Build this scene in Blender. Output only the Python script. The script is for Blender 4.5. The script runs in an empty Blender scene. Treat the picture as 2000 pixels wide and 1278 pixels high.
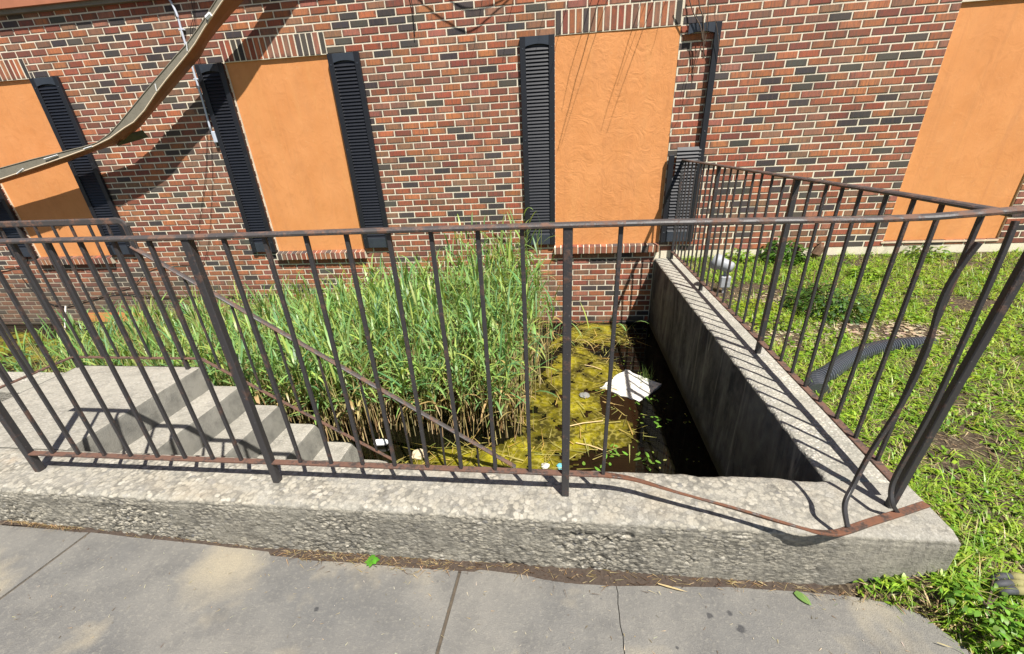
import bpy, math, random
import numpy as np
from mathutils import Vector, Matrix, noise

random.seed(11)
rng = np.random.default_rng(11)
SC = bpy.context.scene
COL = SC.collection

# ------------------------------------------------------------------ camera
F, CY = 830.32, 689.11
PITCH, YAW, ROLL = 0.453954, -0.133433, -0.052438
CAMLOC = Vector((0.10204, -5.25442, 1.30822))
def cam_axes():
    f = Vector((math.sin(YAW)*math.cos(PITCH), math.cos(YAW)*math.cos(PITCH), -math.sin(PITCH)))
    r = Vector((math.cos(YAW), -math.sin(YAW), 0)); u = r.cross(f)
    return r*math.cos(ROLL)+u*math.sin(ROLL), -r*math.sin(ROLL)+u*math.cos(ROLL), f
cr, cu, cf = cam_axes()
cam = bpy.data.cameras.new('camera'); camo = bpy.data.objects.new('camera', cam); COL.objects.link(camo)
camo.matrix_world = Matrix(((cr.x, cu.x, -cf.x, CAMLOC.x), (cr.y, cu.y, -cf.y, CAMLOC.y), (cr.z, cu.z, -cf.z, CAMLOC.z), (0, 0, 0, 1)))
cam.sensor_width = 36; cam.lens = F/2000*36; cam.shift_y = (CY-639)/2000
cam.clip_start = 0.02; cam.clip_end = 500
SC.camera = camo

# ------------------------------------------------------------------ world, sun, exposure
SUN = Vector((0.35, -0.47, 1.0)).normalized()
w = bpy.data.worlds.new('World'); SC.world = w; w.use_nodes = True
nt = w.node_tree; nt.nodes.clear()
sky = nt.nodes.new('ShaderNodeTexSky'); sky.sky_type = 'NISHITA'; sky.sun_disc = False
sky.sun_elevation = math.asin(SUN.z); sky.sun_rotation = math.atan2(SUN.x, SUN.y)
bg = nt.nodes.new('ShaderNodeBackground'); bg.inputs[1].default_value = 0.05
out = nt.nodes.new('ShaderNodeOutputWorld')
nt.links.new(sky.outputs[0], bg.inputs[0]); nt.links.new(bg.outputs[0], out.inputs[0])
sl = bpy.data.lights.new('sun', 'SUN'); sl.energy = 5.0; sl.angle = math.radians(0.53); sl.color = (1.0, 0.955, 0.88)
slo = bpy.data.objects.new('sun', sl); COL.objects.link(slo)
slo.rotation_euler = SUN.to_track_quat('Z', 'Y').to_euler(); slo.location = (3, -8, 8)
vs = SC.view_settings
vs.view_transform = 'Standard'; vs.look = 'None'; vs.gamma = 1.0; vs.use_curve_mapping = False
vs.exposure = 0.82

# ------------------------------------------------------------------ node helpers
class NT:
    def __init__(s, name):
        s.m = bpy.data.materials.new(name); s.m.use_nodes = True
        s.t = s.m.node_tree; s.t.nodes.clear()
        s.out = s.t.nodes.new('ShaderNodeOutputMaterial')
    def n(s, typ, **k):
        nd = s.t.nodes.new(typ)
        for a, b in k.items(): setattr(nd, a, b)
        return nd
    def l(s, a, b): s.t.links.new(a, b)
    def inp(s, sock, v):
        if hasattr(v, 'is_output') or isinstance(v, bpy.types.NodeSocket): s.l(v, sock)
        else: sock.default_value = v
    def coord(s, kind='Object', scale=None):
        c = s.n('ShaderNodeTexCoord').outputs[kind]
        if scale is not None:
            mp = s.n('ShaderNodeMapping'); s.l(c, mp.inputs[0]); mp.inputs['Scale'].default_value = scale; return mp.outputs[0]
        return c
    def pos(s, scale=None):
        c = s.n('ShaderNodeNewGeometry').outputs['Position']
        if scale is not None:
            mp = s.n('ShaderNodeMapping'); s.l(c, mp.inputs[0]); mp.inputs['Scale'].default_value = scale; return mp.outputs[0]
        return c
    def noise(s, vec, scale, detail=4, rough=.55, dist=0):
        nd = s.n('ShaderNodeTexNoise'); s.l(vec, nd.inputs['Vector'])
        nd.inputs['Scale'].default_value = scale; nd.inputs['Detail'].default_value = detail
        nd.inputs['Roughness'].default_value = rough; nd.inputs['Distortion'].default_value = dist
        return nd.outputs[0]
    def voro(s, vec, scale, feature='F1', outn='Distance'):
        nd = s.n('ShaderNodeTexVoronoi', feature=feature); s.l(vec, nd.inputs['Vector']); nd.inputs['Scale'].default_value = scale
        return nd.outputs[outn]
    def ramp(s, v, stops, mode='LINEAR'):
        nd = s.n('ShaderNodeValToRGB'); s.l(v, nd.inputs[0]); cr_ = nd.color_ramp; cr_.interpolation = mode
        while len(cr_.elements) < len(stops): cr_.elements.new(0.5)
        for e, (p, c) in zip(cr_.elements, stops):
            e.position = p; e.color = c if len(c) == 4 else (*c, 1)
        return nd.outputs[0]
    def rng(s, v, a, b, c=0., d=1.):
        nd = s.n('ShaderNodeMapRange'); s.inp(nd.inputs[0], v)
        for i, x in enumerate((a, b, c, d)): nd.inputs[i+1].default_value = x
        return nd.outputs[0]
    def math(s, op, a, b=None):
        nd = s.n('ShaderNodeMath', operation=op); s.inp(nd.inputs[0], a)
        if b is not None: s.inp(nd.inputs[1], b)
        return nd.outputs[0]
    def mix(s, f, a, b, blend='MIX'):
        nd = s.n('ShaderNodeMix', data_type='RGBA', blend_type=blend)
        s.inp(nd.inputs[0], f)
        for i, x in ((6, a), (7, b)):
            if isinstance(x, (tuple, list)): nd.inputs[i].default_value = (*x[:3], 1)
            else: s.l(x, nd.inputs[i])
        return nd.outputs[2]
    def bsdf(s, color, rough=.8, bump=None, bs=.3, bd=.01, spec=.35, **k):
        b = s.n('ShaderNodeBsdfPrincipled')
        if isinstance(color, (tuple, list)): b.inputs['Base Color'].default_value = (*color[:3], 1)
        else: s.l(color, b.inputs['Base Color'])
        s.inp(b.inputs['Roughness'], rough); b.inputs['Specular IOR Level'].default_value = spec
        for a, v in k.items(): s.inp(b.inputs[a.replace('_', ' ')], v)
        if bump is not None:
            bn = s.n('ShaderNodeBump'); bn.inputs['Strength'].default_value = bs; bn.inputs['Distance'].default_value = bd
            s.l(bump, bn.inputs['Height']); s.l(bn.outputs[0], b.inputs['Normal'])
        s.l(b.outputs[0], s.out.inputs[0]); s.b = b
        return b
M = {}
def sep_z(t, vec):
    s = t.n('ShaderNodeSeparateXYZ'); t.l(vec, s.inputs[0]); return s.outputs

def mat_simple(name, col, rough=.6, var=.25, scale=30, bump=0, spec=.4, **k):
    t = NT(name); p = t.coord('Object'); nz = t.noise(p, scale, 5)
    c = t.mix(nz, tuple(x*(1-var) for x in col), tuple(min(1, x*(1+var)) for x in col))
    if name == 'foam':
        g2 = t.noise(t.pos(), 16, 6, .7); c = t.mix(t.rng(g2, .56, .66, 0, .85), c, (.16, .145, .09))
    t.bsdf(c, rough, nz if bump else None, bump or .2, .004, spec, **k); M[name] = t.m

def mat_brick(name, src):
    t = NT(name)
    if src == 'obj':
        base = t.n('ShaderNodeObjectInfo').outputs['Color']
    else:
        base = t.n('ShaderNodeAttribute', attribute_name='Col').outputs['Color']
    p = t.pos()
    uv = t.n('ShaderNodeTexCoord').outputs['UV']; su = sep_z(t, uv)
    # flashed ends: dark edges along the brick ends, irregular
    eu = t.math('ABSOLUTE', t.math('SUBTRACT', su[0], .5)); ev = t.math('ABSOLUTE', t.math('SUBTRACT', su[1], .5))
    e = t.math('MAXIMUM', t.rng(eu, .28, .5), t.rng(ev, .3, .5))
    n1 = t.noise(p, 9, 3)
    fl = t.math('MULTIPLY', e, t.rng(n1, .38, .62))
    streak = t.noise(t.pos((60, 60, 7)), 1.0, 4, .6)
    c = t.mix(t.rng(fl, 0, 1, 0, .8), base, (.055, .045, .042))
    c = t.mix(t.rng(streak, .46, .70, 0, .62), c, (.085, .06, .05))
    c = t.mix(t.rng(t.noise(p, 55, 4), .45, .75, 0, .4), c, t.mix(1.0, c, (1.7, 1.35, .95), 'MULTIPLY'))
    big = t.noise(p, 1.3, 3)
    c = t.mix(t.rng(big, .45, .7, 0, .25), c, (.19, .14, .105))
    # damp, dirty grey bricks low down by the water on the far side
    px = sep_z(t, p)
    gr = t.math('MULTIPLY', t.rng(t.noise(t.pos((3.2, 3.2, .55)), 1.0, 6, .7), .5, .7), t.rng(px[2], .45, -.2, .25, .55))
    c = t.mix(gr, c, (.085, .07, .055))
    low = t.math('MULTIPLY', t.rng(px[2], .25, -.5), t.rng(px[0], -3.6, -5.6))
    c = t.mix(t.math('MULTIPLY', low, .7), c, (.12, .10, .075))
    fine = t.noise(p, 220, 3, .7)
    hgt = t.math('ADD', t.math('MULTIPLY', fine, .5), t.math('MULTIPLY', streak, .6))
    t.bsdf(c, .82, hgt, .45, .004, .3); M[name] = t.m
mat_brick('brick_single', 'obj'); mat_brick('brick_many', 'attr')

def mat_mortar():
    t = NT('mortar'); p = t.pos(); n = t.noise(p, 14, 5); px = sep_z(t, p)
    c = t.mix(n, (.62, .55, .42), (.82, .75, .60))
    c = t.mix(t.rng(t.noise(p, 2.2, 4), .5, .72, 0, .5), c, (.36, .30, .22))
    gr = t.math('MULTIPLY', t.rng(t.noise(t.pos((3.2, 3.2, .55)), 1.0, 6, .7), .5, .7), t.rng(px[2], .45, -.2, .2, .7))
    c = t.mix(gr, c, (.24, .20, .15))
    low = t.math('MULTIPLY', t.rng(px[2], .25, -.5), t.rng(px[0], -3.2, -5.6))
    c = t.mix(t.math('MULTIPLY', low, .75), c, (.2, .17, .12))
    ef = t.math('MULTIPLY', t.rng(px[2], -.66, -.71), t.rng(px[0], -.4, 0.))
    c = t.mix(t.math('MULTIPLY', ef, .6), c, (.62, .60, .52))
    wl = t.rng(t.math('ADD', px[2], t.math('MULTIPLY', t.noise(p, 9, 3), .08)), -.70, -.765)
    c = t.mix(t.math('MULTIPLY', wl, .8), c, (.06, .055, .025))
    t.bsdf(c, .95, t.noise(p, 180, 3, .7), .6, .004, .2); M['mortar'] = t.m
mat_mortar()

def mat_stucco(name='stucco', bs=.16):
    t = NT(name); p = t.pos()
    sw = t.noise(p, 5.5, 5, .62, 2.6); fine = t.noise(p, 60, 4, .65)
    c = t.mix(t.rng(t.noise(p, 2.6, 5, .6), .3, .7), (.60, .245, .080), (.68, .295, .108))
    c = t.mix(t.rng(sw, .52, .72, 0, .28), c, (.42, .165, .05))
    c = t.mix(t.rng(t.noise(t.pos((4, 4, 1.1)), 1.3, 6, .7, .5), .5, .72, 0, .38), c, (.52, .235, .095))
    c = t.mix(t.rng(t.noise(p, 26, 5, .7), .60, .72, 0, .35), c, (.70, .38, .17))
    c = t.mix(t.rng(t.noise(t.pos((9, 9, .8)), 1, 4), .55, .8, 0, .3), c, (.68, .34, .12))
    c = t.mix(t.rng(t.noise(t.pos((16, 16, .5)), 1, 5, .65), .56, .74, 0, .35), c, (.46, .19, .075))
    h = t.math('ADD', sw, t.math('MULTIPLY', fine, .18))
    t.bsdf(c, .78, h, bs, .012, .3); M[name] = t.m
mat_stucco(); mat_stucco('stucco_swirl', .5)
mat_simple('stucco_edge', (.62, .50, .36), .9, .3, 25, .3)
mat_simple('ledge_paint', (.40, .155, .085), .8, .2, 8, .2)

def mat_concrete(name, c1, c2, agg=0., dark=(.1, .095, .08), darkamt=.35, streaks=False, sc=1.0):
    t = NT(name); p = t.pos()
    big = t.noise(p, 2.1*sc, 5, .6); mid = t.noise(p, 11*sc, 5, .6); fine = t.noise(p, 150, 3, .7)
    c = t.mix(t.rng(big, .3, .7), c1, c2)
    c = t.mix(t.rng(mid, .45, .75, 0, darkamt), c, dark)
    h = fine
    if agg:
        vc = t.voro(p, 72, 'F1', 'Color'); vd = t.voro(p, 72, 'F1', 'Distance')
        g = t.n('ShaderNodeSeparateColor'); t.l(vc, g.inputs[0])
        peb = t.ramp(g.outputs[0], [(0, (.18, .17, .155)), (.3, (.36, .33, .28)), (.6, (.5, .46, .38)), (.85, (.58, .55, .5)), (1, (.22, .21, .22))])
        msk = t.math('MULTIPLY', t.rng(vd, .62, .42), t.rng(t.noise(p, 4.5, 4), .36, .58, .12, agg))
        c = t.mix(msk, c, peb)
        h = t.math('ADD', t.math('MULTIPLY', t.rng(vd, .7, .1), .9), t.math('MULTIPLY', fine, .3))
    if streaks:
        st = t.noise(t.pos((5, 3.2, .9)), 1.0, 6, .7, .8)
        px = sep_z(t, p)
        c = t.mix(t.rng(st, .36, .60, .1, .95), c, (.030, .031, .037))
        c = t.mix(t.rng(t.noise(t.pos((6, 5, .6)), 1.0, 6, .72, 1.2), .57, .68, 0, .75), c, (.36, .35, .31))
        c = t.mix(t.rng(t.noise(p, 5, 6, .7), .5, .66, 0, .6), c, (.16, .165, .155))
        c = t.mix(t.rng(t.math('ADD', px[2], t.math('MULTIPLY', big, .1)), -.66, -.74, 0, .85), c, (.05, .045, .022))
    h = t.math('ADD', h, t.math('MULTIPLY', t.noise(p, 70, 5, .75), .6)); t.bsdf(c, .92, h, .6, .006, .25); M[name] = t.m
mat_concrete('curb_top', (.40, .37, .31), (.50, .46, .385), .85, (.24, .225, .19), .3)
mat_concrete('wall_top', (.25, .24, .205), (.34, .325, .275), .75, (.12, .118, .098), .45)
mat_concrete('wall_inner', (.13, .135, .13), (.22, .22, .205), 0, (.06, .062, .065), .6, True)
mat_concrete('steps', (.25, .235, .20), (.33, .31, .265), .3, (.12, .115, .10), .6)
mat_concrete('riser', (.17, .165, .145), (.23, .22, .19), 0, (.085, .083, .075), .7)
mat_concrete('foundation', (.30, .28, .24), (.40, .375, .32), .1, (.16, .15, .12), .4)

def mat_curb():
    # curb wall: tops and smooth skin light grey tan, eroded front band shows coarse aggregate
    t = NT('curb'); p = t.pos(); px = sep_z(t, p)
    nrm = sep_z(t, t.n('ShaderNodeNewGeometry').outputs['Normal'])
    big = t.noise(p, 2.4, 5, .6); mid = t.noise(p, 12, 5, .6); fine = t.noise(p, 170, 3, .7)
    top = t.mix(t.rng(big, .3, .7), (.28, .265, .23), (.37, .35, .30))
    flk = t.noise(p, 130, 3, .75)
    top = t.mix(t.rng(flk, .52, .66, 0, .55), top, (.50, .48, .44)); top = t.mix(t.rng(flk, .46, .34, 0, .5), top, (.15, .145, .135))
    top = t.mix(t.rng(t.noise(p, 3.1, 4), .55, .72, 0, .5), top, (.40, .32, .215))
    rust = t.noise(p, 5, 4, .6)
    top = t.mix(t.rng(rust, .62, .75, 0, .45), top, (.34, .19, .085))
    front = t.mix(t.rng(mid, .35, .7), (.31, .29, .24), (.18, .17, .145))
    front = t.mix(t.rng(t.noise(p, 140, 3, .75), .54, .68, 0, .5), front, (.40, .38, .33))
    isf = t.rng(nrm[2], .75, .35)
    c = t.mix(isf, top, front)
    ero = t.n('ShaderNodeAttribute', attribute_name='Ero').outputs['Fac']
    am = t.math('MAXIMUM', ero, t.math('MULTIPLY', t.rng(t.noise(p, 7, 5, .65), .36, .60, .15, .75), t.rng(px[0], 1.3, .85, .2, 1)))
    wv = t.n('ShaderNodeMapping'); t.l(p, wv.inputs[0]); wv.inputs['Scale'].default_value = (.8, .8, 1.4)
    dv = t.n('ShaderNodeVectorMath', operation='ADD'); t.l(wv.outputs[0], dv.inputs[0])
    nz = t.n('ShaderNodeTexNoise'); t.l(p, nz.inputs['Vector']); nz.inputs['Scale'].default_value = 40
    sc_ = t.n('ShaderNodeVectorMath', operation='SCALE'); t.l(nz.outputs['Color'], sc_.inputs[0]); sc_.inputs['Scale'].default_value = .02
    t.l(sc_.outputs[0], dv.inputs[1])
    vd = t.voro(dv.outputs[0], 60); vc = t.voro(dv.outputs[0], 60, 'F1', 'Color')
    g = t.n('ShaderNodeSeparateColor'); t.l(vc, g.inputs[0])
    peb = t.ramp(g.outputs[0], [(0, (.15, .14, .12)), (.2, (.26, .24, .195)), (.5, (.36, .33, .265)), (.75, (.44, .40, .32)), (.92, (.52, .485, .41)), (1, (.12, .12, .125))])
    gap = t.mix(t.rng(vd, .46, .72, 0, .85), peb, (.085, .08, .068))
    c = t.mix(am, c, gap)
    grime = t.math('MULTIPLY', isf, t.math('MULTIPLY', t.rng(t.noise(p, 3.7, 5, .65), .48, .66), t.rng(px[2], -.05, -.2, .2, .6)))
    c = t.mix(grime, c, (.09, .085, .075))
    h = t.math('ADD', t.math('MULTIPLY', t.math('MULTIPLY', t.rng(vd, .8, .1), am), t.rng(isf, 0, 1, .45, 1.0)), t.math('MULTIPLY', t.noise(p, 95, 6, .75), 1.0))
    t.bsdf(c, .93, h, .75, .009, .2); M['curb'] = t.m
mat_curb()

def mat_sidewalk():
    t = NT('sidewalk'); p = t.pos()
    big = t.noise(p, 1.7, 5, .6); mid = t.noise(p, 6, 5, .62); fine = t.noise(p, 260, 2, .7); sp = t.noise(p, 70, 4, .7)
    c = t.mix(t.rng(big, .36, .62), (.150, .146, .138), (.215, .203, .180))
    c = t.mix(t.rng(t.noise(p, 2.6, 4, .6), .56, .68, 0, .75), c, (.34, .295, .215))
    c = t.mix(t.rng(mid, .46, .7, 0, .6), c, (.10, .098, .096))
    c = t.mix(t.rng(sp, .52, .7, 0, .5), c, (.30, .28, .235))
    c = t.mix(t.rng(t.voro(p, 8.0), .055, .035, 0, .65), c, (.09, .09, .09))
    for sx_, sy_, sr_ in ((.645, -4.205, .011), (.74, -4.245, .015), (.72, -4.19, .009), (.50, -4.33, .006), (-.85, -4.30, .009)):
        vv = t.n('ShaderNodeVectorMath', operation='DISTANCE'); t.l(p, vv.inputs[0]); vv.inputs[1].default_value = (sx_, sy_, -.285)
        dd = t.math('ADD', vv.outputs['Value'], t.math('MULTIPLY', t.math('SUBTRACT', t.noise(p, 70, 3), .5), .016))
        c = t.mix(t.rng(dd, sr_*1.25, sr_*.7, 0, .8), c, (.035, .036, .04))
    vv = t.n('ShaderNodeVectorMath', operation='DISTANCE'); t.l(p, vv.inputs[0]); vv.inputs[1].default_value = (-1.33, -4.16, -.28)
    dd = t.math('ADD', vv.outputs['Value'], t.math('MULTIPLY', t.math('SUBTRACT', t.noise(p, 6, 5), .5), .35))
    c = t.mix(t.rng(dd, .20, .04, 0, .8), c, (.36, .31, .22))
    c = t.mix(t.rng(fine, .35, .62, .35, 0), c, (.12, .115, .11))
    t.bsdf(c, .93, t.math('ADD', fine, t.math('MULTIPLY', sp, .9)), .8, .004, .2); M['sidewalk'] = t.m
mat_sidewalk()

def mat_iron(name, paint, rust, amount, sc=14):
    t = NT(name); p = t.pos()
    n = t.noise(p, sc, 6, .68); n2 = t.noise(p, 70, 4, .7)
    f = t.rng(t.math('ADD', n, t.math('MULTIPLY', n2, .25)), .74-amount, .86-amount)
    c = t.mix(f, paint, t.mix(n2, rust, tuple(x*1.7 for x in rust)))
    c = t.mix(t.rng(t.noise(p, 120, 2), .68, .74, 0, .5), c, (.2, .19, .19))
    t.bsdf(c, t.rng(f, 0, 1, .5, .9), t.math('ADD', n2, f), .35, .002, .5); M[name] = t.m
mat_iron('iron', (.036, .034, .036), (.065, .036, .026), .07)
mat_iron('iron_rail', (.060, .053, .051), (.10, .055, .038), .14)
mat_iron('iron_rust', (.052, .040, .035), (.090, .046, .031), .22, 22)
mat_iron('iron_bright_rust', (.050, .034, .027), (.100, .042, .022), .22, 22)

mat_simple('shutter', (.0125, .0135, .018), .42, .35, 20, .1, .5)
mat_simple('shutter_faded', (.035, .042, .055), .38, .3, 12, .1, .5)
mat_simple('pvc_grey', (.42, .43, .45), .45, .12, 20)
mat_simple('conduit', (.50, .54, .62), .4, .1, 20)
mat_simple('wire', (.012, .011, .012), .6, .3, 30)
mat_simple('lamp_metal', (.30, .31, .33), .5, .2, 30)
mat_simple('hose', (.075, .082, .095), .32, .3, 12, .1, .6)
mat_simple('foam', (.60, .585, .54), .8, .25, 22, .5)
mat_simple('plastic_white', (.78, .79, .80), .4, .06, 30)
mat_simple('teal', (.12, .42, .50), .5, .4, 60)
mat_simple('beige_scrap', (.55, .44, .30), .85, .3, 30, .4)
mat_simple('foil', (.20, .20, .19), .45, .6, 70, .5, .5)
mat_simple('glove_grey', (.055, .057, .062), .7, .4, 40, .5)
mat_simple('glove_olive', (.26, .235, .10), .9, .3, 60, .5)
mat_simple('dead_wood', (.13, .075, .045), .9, .5, 40, .6)
mat_simple('vine', (.10, .07, .05), .9, .4, 40)
mat_simple('straw', (.58, .43, .22), .85, .4, 3)
mat_simple('mulch', (.055, .040, .030), .95, .75, 95, .9)
mat_simple('olive_scrap', (.10, .095, .05), .8, .4, 20, .4)
mat_simple('gap_fill', (.085, .068, .05), .95, .6, 60, .8)

def mat_gutter():
    t = NT('gutter_face'); p = t.pos(); n = t.noise(p, 6, 5, .6); n2 = t.noise(p, 40, 5, .6)
    c = t.mix(n, (.15, .135, .10), (.26, .24, .19)); c = t.mix(t.rng(n2, .55, .75, 0, .6), c, (.09, .075, .055))
    t.bsdf(c, .7, n2, .3, .004, .3); M['gutter_face'] = t.m
    t = NT('gutter_under'); p = t.pos(); n = t.noise(p, 7, 5, .6)
    c = t.mix(n, (.22, .095, .045), (.34, .155, .075)); t.bsdf(c, .65, n, .2, .004, .35); M['gutter_under'] = t.m
    t = NT('gutter_lip'); t.bsdf((.62, .50, .36), .6); M['gutter_lip'] = t.m
mat_gutter()

def mat_soil():
    t = NT('soil'); p = t.pos(); n = t.noise(p, 9, 6, .65); n2 = t.noise(p, 60, 4, .7)
    c = t.mix(n, (.030, .022, .016), (.085, .062, .042)); c = t.mix(t.rng(n2, .5, .7, 0, .75), c, (.26, .20, .125))
    t.bsdf(c, .97, t.math('ADD', n2, n), .9, .015, .15); M['soil'] = t.m
mat_soil()

def mat_leaf(name, rough=.42, trans=.35, gain=1.0):
    t = NT(name)
    a = t.n('ShaderNodeAttribute', attribute_name='Col').outputs['Color']
    n = t.noise(t.pos(), 60, 3)
    c = t.mix(n, t.mix(1.0, a, (.8, .82, .8), 'MULTIPLY'), t.mix(1.0, a, (1.2, 1.15, 1.1), 'MULTIPLY'))
    b = t.bsdf(c, rough, None, spec=.5)
    tr = t.n('ShaderNodeBsdfTranslucent'); t.l(t.mix(1.0, c, (1.25, 1.25, .55), 'MULTIPLY'), tr.inputs[0])
    mx = t.n('ShaderNodeMixShader'); mx.inputs[0].default_value = trans
    t.l(b.outputs[0], mx.inputs[1]); t.l(tr.outputs[0], mx.inputs[2]); t.l(mx.outputs[0], t.out.inputs[0]); M[name] = t.m
mat_leaf('leaf')

def mat_water():
    t = NT('water'); p = t.pos(); n = t.noise(p, 5, 4, .55); n2 = t.noise(p, 1.2, 4, .6)
    c = t.mix(t.rng(n2, .4, .65), (.002, .002, .0015), (.005, .0045, .002))
    sp = t.noise(p, 45, 2, .6)
    c = t.mix(t.rng(sp, .74, .78, 0, .6), c, (.10, .10, .03))
    t.bsdf(c, .035, n, .012, .02, .5, IOR=1.33); M['water'] = t.m
    t = NT('algae'); p = t.pos(); thin = t.n('ShaderNodeAttribute', attribute_name='Thin').outputs['Fac']; n = t.noise(p, 4, 6, .62, .6); n2 = t.noise(p, 38, 5, .7); v = t.voro(p, 26)
    c = t.ramp(n, [(.3, (.018, .016, .003)), (.45, (.075, .066, .004)), (.54, (.21, .18, .006)), (.72, (.38, .335, .02))])
    c = t.mix(t.rng(n2, .48, .70, 0, .75), c, (.035, .03, .005))
    c = t.mix(t.rng(v, .55, .75, 0, .4), c, (.42, .36, .09))
    c = t.mix(t.math('MULTIPLY', thin, t.rng(n2, .3, .6, .95, .5)), c, (.028, .024, .004))
    t.bsdf(c, t.rng(n2, .3, .7, .12, .6), t.math('ADD', n2, t.math('MULTIPLY', v, .6)), .7, .01, .4); M['algae'] = t.m
mat_water()

# ------------------------------------------------------------------ mesh helpers
def props(o, label=None, cat=None, group=None, kind=None):
    if label: o['label'] = label
    if cat: o['category'] = cat
    if group: o['group'] = group
    if kind: o['kind'] = kind
    return o
def empty(name, loc=(0, 0, 0), label=None, cat=None, group=None):
    o = bpy.data.objects.new(name, None); o.empty_display_size = .1; COL.objects.link(o); o.location = loc
    return props(o, label, cat, group)
def link_mesh(name, me, parent=None, loc=None):
    o = bpy.data.objects.new(name, me); COL.objects.link(o)
    if parent is not None:
        o.parent = parent
        root = parent; off = Vector((0, 0, 0))
        while root is not None: off = off + Vector(root.location); root = root.parent
        o.location = (Vector(loc) if loc is not None else Vector((0, 0, 0))) - off
    elif loc is not None: o.location = loc
    return o
class MB:
    """collects polygons, becomes one mesh (world coordinates)"""
    def __init__(s): s.v = []; s.f = []; s.mi = []; s.c = []; s.cur = 0; s.col = None
    def add(s, vs_, fs):
        b = len(s.v); s.v.extend([tuple(x) for x in vs_])
        for f in fs:
            s.f.append(tuple(b+i for i in f)); s.mi.append(s.cur); s.c.append(s.col or (1, 1, 1))
    def box(s, x0, x1, y0, y1, z0, z1):
        s.add([(x0, y0, z0), (x1, y0, z0), (x1, y1, z0), (x0, y1, z0), (x0, y0, z1), (x1, y0, z1), (x1, y1, z1), (x0, y1, z1)],
              [(0, 3, 2, 1), (4, 5, 6, 7), (0, 1, 5, 4), (1, 2, 6, 5), (2, 3, 7, 6), (3, 0, 4, 7)])
    def cbox(s, x0, x1, y0, y1, z0, z1, b=.003):
        """box with chamfered edges"""
        pts = []
        for X, sx in ((x0, 1), (x1, -1)):
            for Y, sy in ((y0, 1), (y1, -1)):
                for Z, sz in ((z0, 1), (z1, -1)):
                    pts.append(((X, Y+sy*b, Z+sz*b), (X+sx*b, Y, Z+sz*b), (X+sx*b, Y+sy*b, Z)))
        flat = [p for t in pts for p in t]
        I = lambda ix, iy, iz, k: (ix*4+iy*2+iz)*3+k
        fs = []
        for ix in (0, 1):
            q = [I(ix, 0, 0, 0), I(ix, 1, 0, 0), I(ix, 1, 1, 0), I(ix, 0, 1, 0)]; fs.append(q if ix else q[::-1])
        for iy in (0, 1):
            q = [I(0, iy, 0, 1), I(1, iy, 0, 1), I(1, iy, 1, 1), I(0, iy, 1, 1)]; fs.append(q[::-1] if iy else q)
        for iz in (0, 1):
            q = [I(0, 0, iz, 2), I(1, 0, iz, 2), I(1, 1, iz, 2), I(0, 1, iz, 2)]; fs.append(q if iz else q[::-1])
        for a in (0, 1):
            for b_ in (0, 1):
                q = [I(a, b_, 0, 0), I(a, b_, 1, 0), I(a, b_, 1, 1), I(a, b_, 0, 1)]; fs.append(q if a == b_ else q[::-1])
                q = [I(a, 0, b_, 0), I(a, 0, b_, 2), I(a, 1, b_, 2), I(a, 1, b_, 0)]; fs.append(q if a == b_ else q[::-1])
                q = [I(0, a, b_, 1), I(1, a, b_, 1), I(1, a, b_, 2), I(0, a, b_, 2)]; fs.append(q if a == b_ else q[::-1])
        for ix in (0, 1):
            for iy in (0, 1):
                for iz in (0, 1):
                    q = [I(ix, iy, iz, 0), I(ix, iy, iz, 1), I(ix, iy, iz, 2)]; fs.append(q if (ix+iy+iz) % 2 == 0 else q[::-1])
        s.add(flat, fs)
    def sweep(s, path, prof, up=(0, 0, 1), caps=True, closed=True):
        P = [Vector(p) for p in path]; n = len(P); k = len(prof); b = len(s.v); up = Vector(up)
        for i in range(n):
            t = (P[min(i+1, n-1)]-P[max(i-1, 0)]).normalized()
            sd = t.cross(up)
            if sd.length < 1e-4: sd = t.cross(Vector((0, 1, 0)))
            sd.normalize(); un = sd.cross(t)
            pr = prof[i] if isinstance(prof[0][0], (tuple, list)) else prof
            for a, c in pr: s.v.append(tuple(P[i]+sd*a+un*c))
        if isinstance(prof[0][0], (tuple, list)): k = len(prof[0])
        def addf(f): s.f.append(f); s.mi.append(s.cur); s.c.append(s.col or (1, 1, 1))
        for i in range(n-1):
            for j in range(k if closed else k-1):
                j2 = (j+1) % k
                addf((b+i*k+j, b+(i+1)*k+j, b+(i+1)*k+j2, b+i*k+j2))
        if caps and closed:
            addf(tuple(b+j for j in range(k))); addf(tuple(b+(n-1)*k+j for j in reversed(range(k))))
    def tube(s, path, r, n=8, caps=True):
        rs = r if isinstance(r, (list, tuple)) else [r]*len(path)
        s.sweep(path, [[(x*math.cos(2*math.pi*j/n), x*math.sin(2*math.pi*j/n)) for j in range(n)] for x in rs], caps=caps)
    def mesh(s, name, mats, smooth=False, colors=False):
        me = bpy.data.meshes.new(name); me.from_pydata(s.v, [], s.f)
        for m in (mats if isinstance(mats, (list, tuple)) else [mats]): me.materials.append(M[m] if isinstance(m, str) else m)
        if any(s.mi): me.polygons.foreach_set('material_index', s.mi)
        if smooth: me.polygons.foreach_set('use_smooth', [True]*len(s.f))
        if colors:
            ca = me.color_attributes.new('Col', 'FLOAT_COLOR', 'CORNER')
            lt = np.repeat(np.array(s.c, dtype=np.float32), [len(f) for f in s.f], axis=0)
            ca.data.foreach_set('color', np.concatenate([lt, np.ones((len(lt), 1), np.float32)], 1).ravel())
        me.update(); return me
    def obj(s, name, mats, parent=None, smooth=False, colors=False, origin=None):
        if origin is not None:
            o_ = Vector(origin); s.v = [tuple(Vector(p)-o_) for p in s.v]
        return link_mesh(name, s.mesh(name, mats, smooth, colors), parent, origin)
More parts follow.
